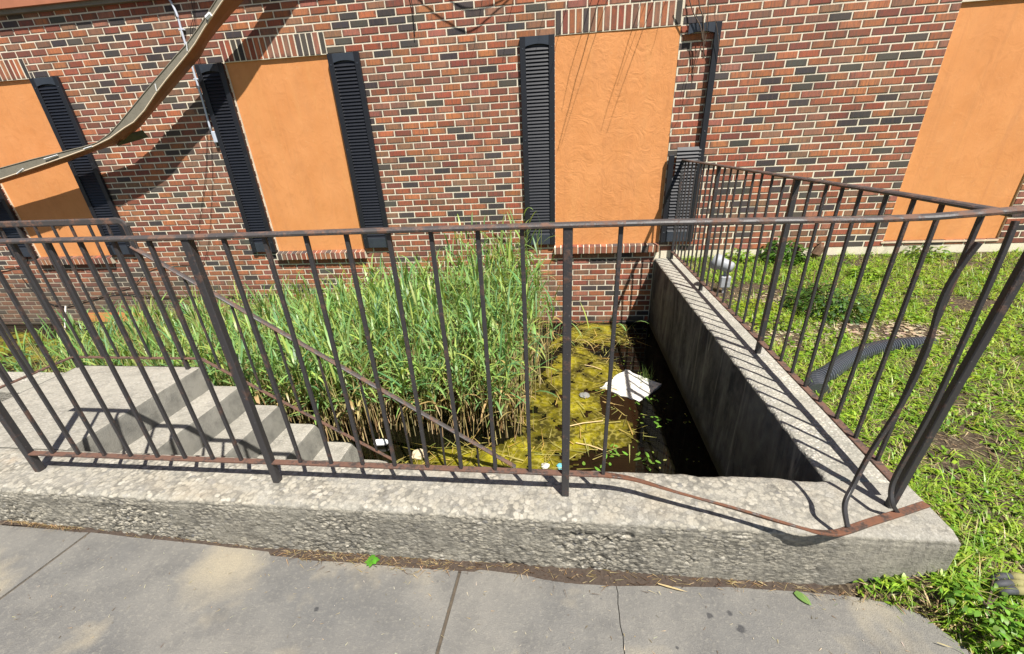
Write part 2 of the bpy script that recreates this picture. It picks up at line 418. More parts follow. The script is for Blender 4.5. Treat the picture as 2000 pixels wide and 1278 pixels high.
def rrect(w, d, c):
    """cut-corner rectangle profile"""
    a, b = w/2, d/2
    return [(-a+c, -b), (a-c, -b), (a, -b+c), (a, b-c), (a-c, b), (-a+c, b), (-a, b-c), (-a, -b+c)]
def nz(x, y, z=0., s=1.): return noise.noise(Vector((x*s, y*s, z*s)))
def fbm(x, y, z=0., s=1., o=4):
    v = 0; a = 1; t = 0
    for _ in range(o): v += a*nz(x, y, z, s); t += a; a *= .5; s *= 2.03
    return v/t

# ------------------------------------------------------------------ dimensions
c_, b_ = 0.06844, 0.2032         # brick course and module
ZI = 2.2739                       # head of the windows
MJ = .0128                        # mortar joint
WATER = -0.83
def zi(i): return ZI-i*c_
ZS = zi(32)                       # underside of the sills
ROX = 0.0103
WIN = [(-7.32, -6.13, 'a'), (-3.657+ROX, -2.438+ROX, 'b'), (0.0, 1.219, 'c')]
W4 = (3.655, 4.80)
ZW4 = .132

# ------------------------------------------------------------------ ground, water, lawn
def lawn_z(x, y):
    t = min(max((-y-2.9)/1.2, 0), 1); t = t*t*(3-2*t)
    z = -.035-.125*t
    t2 = min(max((-y-4.05)/.45, 0), 1)
    z -= .125*t2
    if y > -.6: z += .035*(1+y/.6)
    return z + .012*fbm(x, y, 0, 3.1)
def verge_z(x, y):
    t = min(max((x-edge_x(y)-.012)/.16, 0), 1); t = t*t*(3-2*t)
    t = min(t, min(max((x-.98)/.50, 0), 1))
    return (side_z(x)-.022)*(1-t)+(lawn_z(x, y)-.004)*t
def side_z(x): return -.285+.07*min(max((-x-1.2)/1.3, 0), 1)
EDGE = [(.70, -4.048), (.852, -4.055), (1.08, -4.066), (1.259, -4.085), (1.395, -4.139), (1.462, -4.268), (1.50, -4.45), (1.53, -4.8), (1.56, -6.5)]

def edge_x(y):
    for (x0, y0), (x1, y1) in zip(EDGE, EDGE[1:]):
        if y1 <= y <= y0: return x0+(x1-x0)*(y-y0)/(y1-y0)
    return EDGE[-1][0] if y < EDGE[-1][1] else EDGE[0][0]
mb = MB()
mb.add([(-40, -60, -.36), (40, -60, -.36), (40, -4.2, -.36), (-40, -4.2, -.36)], [(0, 1, 2, 3)])
props(mb.obj('ground', 'soil'), kind='structure')
def grid_mesh(x0, x1, nx, y0, y1, ny, zf):
    mb = MB(); vs_ = [(x0+(x1-x0)*i/nx, y0+(y1-y0)*j/ny) for j in range(ny+1) for i in range(nx+1)]
    mb.add([(x, y, zf(x, y)) for x, y in vs_], [(j*(nx+1)+i, j*(nx+1)+i+1, (j+1)*(nx+1)+i+1, (j+1)*(nx+1)+i) for j in range(ny) for i in range(nx)])
    return mb
def lawn_all(x, y):
    z = lawn_z(x, y)
    return z-.0 if x > 1.475 else min(z, -.285)-.0
o = props(grid_mesh(1.462, 9.0, 150, -4.06, -.001, 80, lawn_z).obj('lawn', 'soil', smooth=True), kind='structure')
props(grid_mesh(.72, 9.0, 300, -6.0, -4.0604, 90, verge_z).obj('verge', 'soil', smooth=True), kind='structure')
mb = MB(); mb.add([(-12, -3.9, WATER), (1.3, -3.9, WATER), (1.3, .02, WATER), (-12, .02, WATER)], [(0, 1, 2, 3)])
props(mb.obj('water', 'water'), kind='structure')
mb = MB(); mb.add([(-12, -3.9, WATER-.5), (1.3, -3.9, WATER-.5), (1.3, .02, WATER-.5), (-12, .02, WATER-.5)], [(0, 1, 2, 3)])
props(mb.obj('pit_floor', 'soil'), kind='structure')

# ------------------------------------------------------------------ sidewalk slabs
walk = empty('sidewalk', (0, -4.6, -.3)); props(walk, kind='structure')
def crack_x(y): return .317+.010*nz(y*9, 3.1)+.006*nz(y*31, 7)
def slab(lx, rx, ys):
    mb = MB(); n = len(ys)
    top = []; nxs = 10
    rows = []
    for y in ys:
        a, b = lx(y), rx(y)
        rows.append([(a+(b-a)*i/nxs, y) for i in range(nxs+1)])
    vs_ = [(x, y, side_z(x)+.0015*fbm(x, y, 0, 4)) for r in rows for x, y in r]
    m = nxs+1
    fs = [(j*m+i, j*m+i+1, (j+1)*m+i+1, (j+1)*m+i) for j in range(n-1) for i in range(nxs)]
    base = len(vs_)
    # skirts left, right, back
    loop = [j*m for j in range(n-1, -1, -1)] + [i for i in range(1, m)] + [j*m+m-1 for j in range(1, n)] + [(n-1)*m+i for i in range(m-2, 0, -1)]
    for k in loop: x, y, z = vs_[k]; vs_.append((x, y, z-.07))
    L = len(loop)
    fs += [(loop[k], base+k, base+(k+1) % L, loop[(k+1) % L]) for k in range(L)]
    mb.add(vs_, fs)
    return mb.obj('slab', 'sidewalk', walk)
def ysr(y0, y1, n): return [y0+(y1-y0)*i/n for i in range(n+1)]
YS = ysr(-6.5, -4.062, 60)
jl = lambda y: -2.115-.02*(y+4.05)*-1 if False else -2.107+.11*(y+4.05)*.9
slab(lambda y: -14.0, lambda y: jl(y)-.006, YS)
slab(lambda y: jl(y)+.006, lambda y: -.328-.03*(y+4.05)*-1, YS)
slab(lambda y: -.314-.03*(y+4.05)*-1, lambda y: crack_x(y)-.0016, YS)
def front_y(x):   # ragged front edge of the last slab against the straw strip
    return -4.062
slab(lambda y: crack_x(y)+.0016, lambda y: max(edge_x(y)+.008*nz(y*14, 2), crack_x(y)+.05), YS)
mb = MB()
mb.add([(-14, -6.5, -.222), (-2.2, -6.5, -.235), (-1.2, -6.5, -.294), (1.35, -6.5, -.294), (1.35, -4.0, -.294), (-1.2, -4.0, -.294), (-2.2, -4.0, -.235), (-14, -4.0, -.222)], [(0, 1, 6, 7), (1, 2, 5, 6), (2, 3, 4, 5)])
mb.obj('joint_filler', 'gap_fill', walk)

# ------------------------------------------------------------------ curb wall and retaining wall
def curb():
    mb = MB(); n = 1050; x0, x1 = -3.443, 1.487
    prof0 = [(-3.77, -1.35), (-3.77, -.02), (-3.765, -.008), (-3.778, 0.0), (-3.82, 0), (-3.86, 0), (-3.90, 0), (-3.94, 0), (-3.98, .0), (-4.01, 0), (-4.03, -.0012), (-4.041, -.0045), (-4.048, -.011)]
    ntop = len(prof0); nf = 36
    prof0 += [(-4.052 if q < 3 else -4.055, -.017-.255*q/(nf-1)) for q in range(nf)]+[(-4.055, -.40)]
    k = len(prof0); vs_ = []; ero = []
    for i in range(n+1):
        x = x0+(x1-x0)*i/n
        ch = max(0, fbm(x, 0, 3, 5)-.05)*.03; lipn = .0018*nz(x*30, 1, 2)+.002*nz(x*75, 4, 2)+max(0, fbm(x, 9, 0, 6)-.28)*.03
        wob = .003*fbm(x, .5, 7, 1.1)
        for j, (y, z) in enumerate(prof0):
            yy, zz = y, z; e = 0.
            if j in (1, 2, 3): yy -= ch*(1 if j > 1 else 0)+.006*nz(x*22, j); zz -= ch*.4
            if 4 <= j < ntop-3:
                e = .75*min(1, max(0, (fbm(x, y*1.5, 2, 2.0)+.14+.15*nz(x*26, y*26))*2.2))
                zz += .0025*nz(x*12, y*12, 3)
                if e > .05: zz += e*(.0035*(noise.voronoi(Vector((x*60, y*60, 1.)))[0][0]**.5)*-1+.002)
            if j >= ntop-3: yy += lipn*(1 if j > ntop-3 else .6)
            if ntop <= j < ntop+nf:
                zone = min(1, max(0, (-z-.045+.03*fbm(x, 4, 0, 2.6))/.03))*min(1, max(0, (1.16-x)/.25))
                e = min(1, max(0, (fbm(x, z*1.4, 0, 1.9)+.24+.16*nz(x*24, z*24)+.10*nz(x*55, z*55))*2.6))*zone
                d = noise.voronoi(Vector((x*40, z*66, 3.+fbm(x, z, 1, 20, 2))))[0][0]
                peb = max(0, 1-d*1.35)
                yy += e*(.012-.013*peb**.7+.004*nz(x*25, z*25, 5)+.002*nz(x*110, z*110, 5)) + (1-e)*(.0010*nz(x*90, z*90, 4)+max(0, fbm(x, z, 8, 14)-.35)*.03)
                yy += wob+lipn*max(0, 1-(j-ntop)/5)
            xx = x
            if i == n and j in range(ntop-3, ntop): xx -= .006
            if i == n-1 and j in range(ntop-3, ntop): xx -= .002
            vs_.append((xx, yy, zz)); ero.append(e)
    fs = [(i*k+j, i*k+j+1, (i+1)*k+j+1, (i+1)*k+j) for i in range(n) for j in range(k-1)]
    fs += [tuple(range(k-1, -1, -1)), tuple(n*k+j for j in range(k))]
    mb.add(vs_, fs); o = mb.obj('curb_wall', 'curb', smooth=True)
    at = o.data.attributes.new('Ero', 'FLOAT', 'POINT'); at.data.foreach_set('value', np.array(ero, np.float32))
    return o
o = curb(); props(o, 'low weathered concrete wall with rough pebbly front along the sidewalk', 'wall')
def rwall():
    mb = MB(); n = 160; y0, y1 = -3.772, -.003
    prof = [(1.186, -1.35), (1.186, -.35), (1.186, -.015), (1.192, -.004), (1.205, 0), (1.27, 0), (1.34, 0), (1.41, 0), (1.462, -.003), (1.472, -.012), (1.474, -.3)]
    k = len(prof); vs_ = []
    for i in range(n+1):
        y = y0+(y1-y0)*i/n
        for j, (x, z) in enumerate(prof):
            xx, zz = x, z
            if j in (2, 3, 4): xx += .007*nz(y*19, j*2.)+max(0, fbm(y, 5, 0, 6))*.012
            if 4 <= j <= 8: zz += .003*nz(y*13, x*13, 6)
            if j in (8, 9): xx += .005*nz(y*15, j)
            vs_.append((xx, y, zz))
    fs = [(i*k+j, (i+1)*k+j, (i+1)*k+j+1, i*k+j+1) for i in range(n) for j in range(k-1)]
    fs += [tuple(range(k)), tuple(n*k+j for j in range(k-1, -1, -1))]
    mb.add(vs_, fs)
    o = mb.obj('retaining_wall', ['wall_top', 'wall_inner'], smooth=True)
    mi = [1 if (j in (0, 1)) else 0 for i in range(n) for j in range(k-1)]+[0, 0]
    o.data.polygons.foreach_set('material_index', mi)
    return o
props(rwall(), 'concrete retaining wall with dark stained inner face between the water and the lawn', 'wall')

# ------------------------------------------------------------------ stairs
st = empty('stairs', (-2.4, -3.3, -.83), 'concrete steps going down from a landing into the green water', 'stairs')
def step_block(name, x0, x1, z, zb, batter, mi_front=True):
    mb = MB(); n = 26; ys = ysr(-3.766, -2.85, n)
    prof = [(x0, z), (x0+(x1-x0)*.5, z), (x1-.016, z), (x1-.005, z-.004), (x1, z-.014), (x1+batter*.5, z-.08), (x1+batter, zb)]
    k = len(prof); vs_ = []
    for y in ys:
        for j, (x, zz) in enumerate(prof):
            vs_.append((x+(.004*nz(y*14, j, z*9) if j >= 2 else 0), y, zz+(.002*nz(x*9, y*9, z) if j < 3 else 0)))
    b0 = len(vs_)
    for y in (ys[0], ys[-1]): vs_ += [(x0, y, zb)]
    fs = [(i*k+j, (i+1)*k+j, (i+1)*k+j+1, i*k+j+1)[::-1] for i in range(n) for j in range(k-1)]
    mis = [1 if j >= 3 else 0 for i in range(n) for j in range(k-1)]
    fs += [tuple([b0]+list(range(k)))[::-1], tuple([b0+1]+[n*k+j for j in range(k)])]; mis += [1, 1]
    mb.add(vs_, fs)
    o = mb.obj(name, ['steps', 'riser'], st, smooth=False); o.data.polygons.foreach_set('material_index', mis); return o
step_block('landing', -3.44, -2.455, -.002, -.16, .045)
for i in range(6):
    xa = -2.455+.25*i+.047; z = -.158*(i+1)-.002 if i < 3 else -.158*(i+1)-.002
    step_block('step', xa-.6, -2.455+.25*(i+1), z, z-.158, .045)
mb = MB(); mb.box(-3.44, -2.6, -3.766, -2.85, -1.3, -.161); mb.obj('base', 'riser', st)
# lower concrete ledge beyond the landing
mb = MB(); mb.cbox(-9.0, -4.05, -2.70, -2.36, -1.3, -.34, .01)
props(mb.obj('areaway_ledge', 'wall_top'), 'low concrete ledge just above the water beyond the stair landing', 'ledge')
# paved strip left of landing joins landing to the sidewalk
mb = MB(); mb.cbox(-14.0, -3.445, -4.058, -3.35, -1.3, -.004, .008)
props(mb.obj('paving', 'steps'), kind='structure')

# ------------------------------------------------------------------ building
bld = empty('brick_building', (-1, .1, -.8), 'red and charcoal brick building with orange boarded windows behind the railings', 'building')
# mortar wall with openings
def inside_open(x0, x1, z0, z1):
    pass
OPEN = [(a, b, ZS, ZI) for a, b, _ in WIN]+[(W4[0], W4[1], ZW4, ZI)]
mb = MB(); XS = [-14.1]+[v for a, b, _, _ in OPEN for v in (a, b)]+[7.5]
YM0, YM1 = .0042, .10
ZB, ZT = -1.35, 3.9
for i in range(len(XS)-1):
    a, b = XS[i], XS[i+1]
    op = [o_ for o_ in OPEN if abs(o_[0]-a) < 1e-6]
    if op: mb.box(a, b, YM0, YM1, ZB, op[0][2]); mb.box(a, b, YM0, YM1, op[0][3], ZT)
    else: mb.box(a, b, YM0, YM1, ZB, ZT)
mb.obj('mortar_wall', 'mortar', bld)
# brick geometry
def brick_geo(hw, hh, dep=.02, bev=.0035):
    f = [(-hw+bev, 0, -hh+bev), (hw-bev, 0, -hh+bev), (hw-bev, 0, hh-bev), (-hw+bev, 0, hh-bev)]
    r = [(-hw, bev, -hh), (hw, bev, -hh), (hw, bev, hh), (-hw, bev, hh)]
    k = [(x, dep, z) for x, _, z in r]
    v = f+r+k
    fs = [(0, 1, 2, 3)]+[(4+i, 4+(i+1) % 4, (i+1) % 4, i) for i in range(4)]+[(8+i, 8+(i+1) % 4, 4+(i+1) % 4, 4+i) for i in range(4)]
    return v, fs
PAL = [((.235, .068, .037), .22), ((.31, .112, .05), .25), ((.165, .054, .037), .16), ((.20, .10, .062), .15), ((.038, .034, .037), .10), ((.055, .052, .045), .05), ((.26, .10, .068), .08)]
pw = np.array([p for _, p in PAL]); pw /= pw.sum()
def brick_col():
    c = PAL[rng.choice(len(PAL), p=pw)][0]; g = rng.uniform(1.0, 1.5)
    return tuple(min(1, x*g*rng.uniform(.93, 1.07)) for x in c)
# all bricks: (cx, cz, hw, hh, vertical?, owner)
bricks = []
def blocked(z0, z1):
    res = []
    zm = (z0+z1)/2
    for a, b, _ in WIN:
        if ZS-.001 < zm < zi(-3): res.append((a, b))
    if ZW4 < zm < zi(-3): res.append(W4)
    return res
BX0, BX1 = -14.0, 7.2
i = -20
for ci in range(-20, 50):
    z1 = zi(ci)-MJ/2+0; z0 = zi(ci+1)+MJ/2
    if z1 < -1.0 : break
    bl = blocked(z0, z1)
    off = ROX if ci % 2 else ROX+b_/2
    segs = [(BX0, BX1)]
    for a, b in bl:
        ns = []
        for s0, s1 in segs:
            if b <= s0 or a >= s1: ns.append((s0, s1)); continue
            if a > s0: ns.append((s0, a))
            if b < s1: ns.append((b, s1))
        segs = ns
    for s0, s1 in segs:
        k = math.floor((s0-off)/b_)
        while off+k*b_ < s1:
            a = max(off+k*b_, s0); b = min(off+(k+1)*b_, s1); k += 1
            ga = MJ/2 if a > s0+1e-6 or s0 == BX0 else .001
            gb = MJ/2 if b < s1-1e-6 or s1 == BX1 else .001
            a += ga; b -= gb
            if b-a < .02: continue
            if z1 < .135 and a > 1.18: continue
            if z1 < .135 and b > 1.18: b = 1.18
            bricks.append(((a+b)/2, (z0+z1)/2, (b-a)/2, (z1-z0)/2))
def px_area(x, z, hw, hh):
    d = Vector((x, 0, z))-CAMLOC; w_ = d.dot(cf)
    if w_ < .1: return 0
    u = 1000+F*d.dot(cr)/w_; v = CY-F*d.dot(cu)/w_
    if not (-5 < u < 2005 and -5 < v < 1283): return 0
    return hw*hh*(F/w_)**2
MESH_B = {}
def brick_obj(parent, x, y, z, hw, hh, rot=0.):
    key = (round(hw, 4), round(hh, 4))
    if key not in MESH_B:
        v, fs = brick_geo(hw, hh); m_ = MB(); m_.add(v, fs); me = m_.mesh('brick', 'brick_single')
        uvl = me.uv_layers.new(name='UVMap')
        for lp in me.loops:
            p = v[lp.vertex_index]; uvl.data[lp.index].uv = ((p[0]/hw+1)/2, (p[2]/hh+1)/2) if hw >= hh else ((p[2]/hh+1)/2, (p[0]/hw+1)/2)
        MESH_B[key] = me
    o = link_mesh('brick', MESH_B[key], parent, (x, y, z)); o.color = (*brick_col(), 1)
    if rot: o.rotation_euler = (rot, 0, 0)
    return o
# visible sills and lintels own their bricks; the largest stretchers are single parts, the rest one part
NSINGLE = 215
vis = sorted(range(len(bricks)), key=lambda k: -px_area(*bricks[k]))
single = set(vis[:NSINGLE])
for k in single:
    x, z, hw, hh = bricks[k]
    if abs(hw-(b_-MJ)/2) < .002: hw = (b_-MJ)/2
    o = brick_obj(bld, x, rng.uniform(-.0015, .0015), z, hw, hh)
mb = MB(); UV = []
for k, (x, z, hw, hh) in enumerate(bricks):
    if k in single: continue
    v, fs = brick_geo(hw, hh); dy = rng.uniform(-.0018, .0018); dz = rng.uniform(-.0012, .0012); tl = rng.uniform(-.006, .006)
    mb.col = brick_col()
    mb.add([(x+p[0], p[1]+dy, z+p[2]+dz+p[0]*tl) for p in v], fs)
    for f in fs:
        for q in f: UV.append(((v[q][0]/hw+1)/2, (v[q][2]/hh+1)/2))
o = mb.obj('brickwork', 'brick_many', bld, colors=True); o['kind'] = 'stuff'
uvl = o.data.uv_layers.new(name='UVMap'); uvl.data.foreach_set('uv', np.array(UV, np.float32).ravel())
# lintels and sills
for a, b, nm in WIN:
    n = 18; pw_ = (b-a)/n
    lin = MB(); lin.box(a+.001, b-.001, .0028, .0041, ZI+.001, zi(-3)-.001); lo = lin.obj('lintel', 'mortar', bld, origin=((a+b)/2, .0047, ZI+.1))
    sill = MB(); sill.add([(a-.012, -.046, ZS+.002), (b-.004, -.046, ZS+.002), (b-.004, .02, ZS+.002), (a-.012, .02, ZS+.002), (a-.012, -.046, ZS+.078), (b-.004, -.046, ZS+.078), (b-.004, .02, ZS+.1), (a-.012, .02, ZS+.1)],
                         [(0, 3, 2, 1), (4, 5, 6, 7), (0, 1, 5, 4), (1, 2, 6, 5), (2, 3, 7, 6), (3, 0, 4, 7)])
    so = sill.obj('window_sill', 'mortar', bld, origin=((a+b)/2, 0, ZS))
    vv, ff = brick_geo((pw_-MJ*.9)/2, .0435)
    for i in range(n):
        x = a+pw_*(i+.5)
        if px_area(x, ZI+.1, .03, .1) > 0 or nm == 'a':
            brick_obj(lo, x, rng.uniform(-.0015, .0015), ZI+1.5*c_, (pw_-MJ)/2, 1.5*c_-MJ/2)
        q = brick_obj(so, x, -.051+rng.uniform(-.002, .002), ZS+.042, (pw_-MJ*.9)/2, .041)
    cap = MB()
    for i in range(n):   # brick tops of the rowlock sill, sloping back to the panel
        x = a+pw_*(i+.5); h = (pw_-MJ*.9)/2; cap.col = brick_col()
        cap.add([(x-h, -.049, ZS+.0845), (x+h, -.049, ZS+.0845), (x+h, .02, ZS+.106), (x-h, .02, ZS+.106), (x-h, -.049, ZS+.07), (x+h, -.049, ZS+.07), (x+h, .02, ZS+.07), (x-h, .02, ZS+.07)],
                [(0, 1, 2, 3), (4, 5, 1, 0), (5, 6, 2, 1), (7, 4, 0, 3)])
    co = cap.obj('sill_top', 'brick_many', so, colors=True)
# panels
def panel(a, b, z0, z1, y, amp, seed, mat='stucco'):
    nx, nz_ = 26, 44; mb = MB(); vs_ = []
    for j in range(nz_+1):
        for i in range(nx+1):
            x = a+(b-a)*i/nx; z = z0+(z1-z0)*j/nz_
            jit = .004 if j == nz_ else 0
            vs_.append((x, y-amp*fbm(x, z, seed, 2.5), z-jit*abs(nz(x*20, seed))))
    fs = [(j*(nx+1)+i, j*(nx+1)+i+1, (j+1)*(nx+1)+i+1, (j+1)*(nx+1)+i) for j in range(nz_) for i in range(nx)]
    mb.add(vs_, fs); return mb.obj('stucco_panel', mat, bld, smooth=True)
panel(WIN[0][0], WIN[0][1], ZS+.09, ZI, .024, .003, 1)
panel(WIN[1][0]+.004, WIN[1][1], ZS+.09, ZI, .024, .003, 2)
panel(WIN[2][0], WIN[2][1], ZS+.09, ZI+.001, .008, .005, 3, 'stucco_swirl')
panel(W4[0], W4[1], ZW4, ZI, .024, .004, 4)
mb = MB(); mb.box(W4[0]-.02, W4[1], -.008, .03, ZW4-.012, ZW4+.006); mb.obj('panel_edge', 'stucco_edge', bld)
mb = MB(); mb.box(1.19, 7.4, .006, .1, -.6, ZW4-.012); mb.obj('foundation', 'foundation', bld)
# ledge above
mb = MB(); mb.box(-14.1, 7.5, -.085, .005, 2.905, 3.9); mb.obj('ledge', 'ledge_paint', bld)
mb = MB(); mb.box(-14.1, 7.5, -.05, .004, 2.865, 2.904); mb.obj('ledge_underside', 'gutter_face', bld)  # dark strip standing for the ledge's underside, its shade put into the colour
# boarded basement opening
mb = MB(); mb.box(-7.15, -5.9, -.006, .02, -.80, -.655); mb.obj('stucco_panel', 'stucco', bld)

# ------------------------------------------------------------------ shutters
SLAT = None
def slat_mesh(wd):
    mb = MB(); h = .034
    mb.add([(-wd/2, -.006, -h/2), (wd/2, -.006, -h/2), (wd/2, .009, h/2), (-wd/2, .009, h/2), (-wd/2, .002, -h/2-.002), (wd/2, .002, -h/2-.002), (wd/2, .013, h/2-.003), (-wd/2, .013, h/2-.003)],
           [(0, 1, 2, 3), (4, 5, 1, 0), (5, 4, 7, 6), (1, 5, 6, 2), (4, 0, 3, 7), (3, 2, 6, 7)])
    return mb.mesh('slat', 'shutter')
def shutter(x0, x1, z0, z1, label, yb=-.006, arch=True, broken=False):
    t = empty('shutter', ((x0+x1)/2, yb, z0), label, 'shutter', 'black louvred shutters beside the boarded windows')
    sw = .058; dp = .034; yf = yb-dp; tr, br = .085, .125
    if not broken:
        stl = [(x0, x0+sw, z0, z1), (x1-sw, x1, z0, z1)]; zs1 = z1-tr
    else:
        stl = [(x0, x0+sw, z0, z0+.93), (x1-sw, x1, z0, z1)]; zs1 = z0+1.0
    for a, b, p, q in stl:
        mb = MB(); mb.cbox(a, b, yf, yb, p, q, .003); mb.obj('stile', 'shutter', t)
        for hz in ((.12, .5) if broken and b < x1 else (.06, .55, .95)):
            zc = p+(q-p)*hz
            mb = MB(); mb.cbox((a+b)/2-.007, (a+b)/2+.007, yf-.003, yf+.001, zc-.007, zc+.007, .002); mb.obj('screw', 'shutter_faded', t)
    # top rail with a shallow arch on its lower edge
    a, b = x0+sw, x1-sw
    if broken: a = x0+.06
    mb = MB(); n = 10; vs_ = []
    for i in range(n+1):
        x = a+(b-a)*i/n; s = 1-abs(2*i/n-1)**2
        zl = z1-tr+.018*s
        vs_ += [(x, yf+.004, zl), (x, yf+.004, z1-.002), (x, yb, zl), (x, yb, z1-.002)]
    fs = []
    for i in range(n):
        p, q = i*4, (i+1)*4
        fs += [(p, q, q+1, p+1), (p+1, q+1, q+3, p+3), (p+2, q+2, q, p), (p+3, q+3, q+2, p+2)]
    fs += [(0, 1, 3, 2), (n*4, n*4+2, n*4+3, n*4+1)]
    mb.add(vs_, fs); mb.obj('rail', 'shutter_faded' if not broken else 'shutter_faded', t)
    mb = MB(); mb.cbox(x0+sw, x1-sw, yf+.006, yb, z0+.004, z0+br, .003); mb.obj('rail', 'shutter_faded', t)
    wd = x1-x0-2*sw-.002
    me = slat_mesh(wd)
    za, zb = z0+br, zs1; n = int((zb-za)/.0325)
    for i in range(n):
        z = za+(i+.5)*(zb-za)/n
        o = link_mesh('slat', me, t, ((x0+x1)/2, yf+.014, z))
        if broken and i > n-10:
            o.location.x += .022; o.location.y -= .004*(i-(n-10)) ** .5; o.rotation_euler = (0, random.uniform(-.02, .02), 0)
    if not broken:
        mb = MB(); mb.box(x0+.01, x1-.01, yb-.004, yb, z0+.01, z1-.01); mb.obj('back_panel', 'shutter', t)
    else:
        mb = MB(); mb.box(x0+.02, x1-.02, yb-.004, yb, z0+.01, zs1-.3); mb.obj('back_panel', 'shutter', t)
    return t
SZ0, SZ1 = .20, 2.272
shutter(-7.70, -7.33, SZ0, SZ1, 'black louvred shutter at the edge of the photo left of the first orange window')
shutter(-6.12, -5.75, SZ0, SZ1, 'black louvred shutter crossed by the fallen gutter, right of the first orange window')
shutter(-3.985, -3.65, SZ0-.01, SZ1, 'black louvred shutter beside the grey conduit, left of the second orange window')
shutter(-2.422, -2.068, SZ0+.01, SZ1, 'black louvred shutter on the right side of the second orange window')
shutter(-.357, -.004, SZ0, SZ1+.008, 'black louvred shutter on the left of the swirled orange panel, above the reeds')
shutter(1.222, 1.585, SZ0, SZ1, 'broken black shutter with its upper louvres missing, bricks showing through the frame', yb=-.02, broken=True)

# ------------------------------------------------------------------ railings
TOPR = [(-.019, -.004), (-.012, -.007), (.012, -.007), (.019, -.004), (.020, .002), (.015, .007), (.005, .0095), (-.005, .0095), (-.015, .007), (-.020, .002)]
BAL = rrect(.0135, .0135, .0015)
POST = rrect(.030, .030, .003)
LOWR = rrect(.028, .010, .002)
def part(t, name, mat, path, prof, up=(0, 0, 1), smooth=False):
    mb = MB(); mb.sweep(path, prof, up); return mb.obj(name, mat, t, smooth=smooth)
def vbar(t, name, mat, x, y, z0, z1, prof, lean=(0, 0)):
    return part(t, name, mat, [(x, y, z0), (x+lean[0]/2, y+lean[1]/2, (z0+z1)/2), (x+lean[0], y+lean[1], z1)], prof, (0, 1, 0))
# front railing on the curb wall
fr = empty('front_railing', (-.5, -3.92, 0), 'rusty black iron railing along the front concrete wall with its right end bent', 'railing')
YF = -3.92; ZL = .112; ZTp = 1.082
px_posts = [-2.412, -1.170, .114]
for x in px_posts: vbar(fr, 'post', 'iron', x, YF, -.004, ZTp, POST)
top = [(-2.47, YF, ZTp+.004), (-2.4, YF, ZTp+.004), (-1.2, YF, ZTp-.003), (-.5, YF, ZTp), (.11, YF, ZTp), (.4, YF, ZTp), (.7, YF-.002, ZTp-.004), (.953, YF-.004, ZTp-.008), (1.1, YF-.004, ZTp-.006), (1.277, YF-.002, ZTp+.004), (1.40, YF, ZTp+.012)]
part(fr, 'top_rail', 'iron_rail', top, TOPR)
part(fr, 'bottom_rail', 'iron_rust', [(-2.41, YF, ZL-.008), (-1.17, YF, ZL-.003), (-.5, YF, ZL), (.11, YF, ZL), (.27, YF, ZL)], LOWR)
for a, b in zip(px_posts, px_posts[1:]):
    for k in range(1, 9):
        x = a+(b-a)*k/9
        vbar(fr, 'baluster', 'iron', x, YF, ZL, ZTp-.005, BAL, (random.uniform(-.006, .006), random.uniform(-.004, .004)))
vbar(fr, 'baluster', 'iron', .262, YF, ZL, ZTp-.005, BAL, (.010, 0))
# points on the bent pieces, found from their pixel positions once and kept as places
def ray(u, v): return (cf+cr*((u-1000)/F)+cu*((CY-v)/F))
def atZ(u, v, z): d = ray(u, v); return CAMLOC+d*((z-CAMLOC.z)/d.z)
def atY(u, v, y): d = ray(u, v); return CAMLOC+d*((y-CAMLOC.y)/d.y)
def smooth_path(pts, n=6):
    out_ = []; P = [pts[0]]+list(pts)+[pts[-1]]
    for i in range(1, len(P)-2):
        for k in range(n):
            t = k/n
            a, b, c, d = P[i-1], P[i], P[i+1], P[i+2]
            out_.append(.5*((2*b)+(c-a)*t+(2*a-5*b+4*c-d)*t*t+(3*b-a-3*c+d)*t**3))
    out_.append(pts[-1]); return out_
bent = [Vector((.27, YF, ZL)), atZ(1240, 937, .10), atZ(1330, 964, .085), atZ(1430, 992, .075), atZ(1500, 1013, .07), atZ(1560, 1030, .062), atZ(1600, 1040, .055), atZ(1640, 1040, .045), atZ(1700, 1020, .035), atZ(1760, 1001, .028), atZ(1808, 985, .022)]
bp = smooth_path(bent)
nb = len(bp)
profs = []
for i in range(nb):
    tw = math.sin(min(1, i/nb*1.4)*math.pi)*.9
    profs.append([(a*math.cos(tw)-c*math.sin(tw), a*math.sin(tw)+c*math.cos(tw)) for a, c in LOWR])
mbx = MB(); mbx.sweep(bp, profs); o = mbx.obj('bent_rail', 'iron_bright_rust', fr); o['label'] = 'bright rusty length of bottom rail bent down over the wall edge'
b1 = [atZ(1655, 1028, .052), atY(1650, 985, -4.03), atY(1668, 945, -3.985), atY(1700, 885, -3.955), atY(1760, 790, -3.945), atY(1808, 690, -3.945), atY(1833, 605, -3.945), atY(1852, 560, -3.95), atY(1880, 515, -3.955), atY(1912, 474, -3.96)]
o = part(fr, 'baluster', 'iron', smooth_path(b1), BAL, (0, 1, 0)); o['label'] = 'bent baluster broken off at its top end'
b2 = [atZ(1752, 1000, .032), atY(1742, 982, -3.965), atY(1741, 955, -3.945), atY(1752, 925, -3.935), atY(1793, 850, -3.935), atY(1830, 780, -3.935), atY(1887, 655, -3.93), atY(1945, 525, -3.93), atY(1984, 432, -3.925)]
o = part(fr, 'baluster', 'iron', smooth_path(b2), BAL, (0, 1, 0)); o['label'] = 'baluster with its lower end bent forward'
part(fr, 'post', 'iron', [atZ(1736, 990, -.004), atY(1852, 780, -3.905), atY(1927, 650, -3.905), atY(2003, 515, -3.905), atY(2054, 424, -3.905)], rrect(.026, .026, .003), (0, 1, 0))

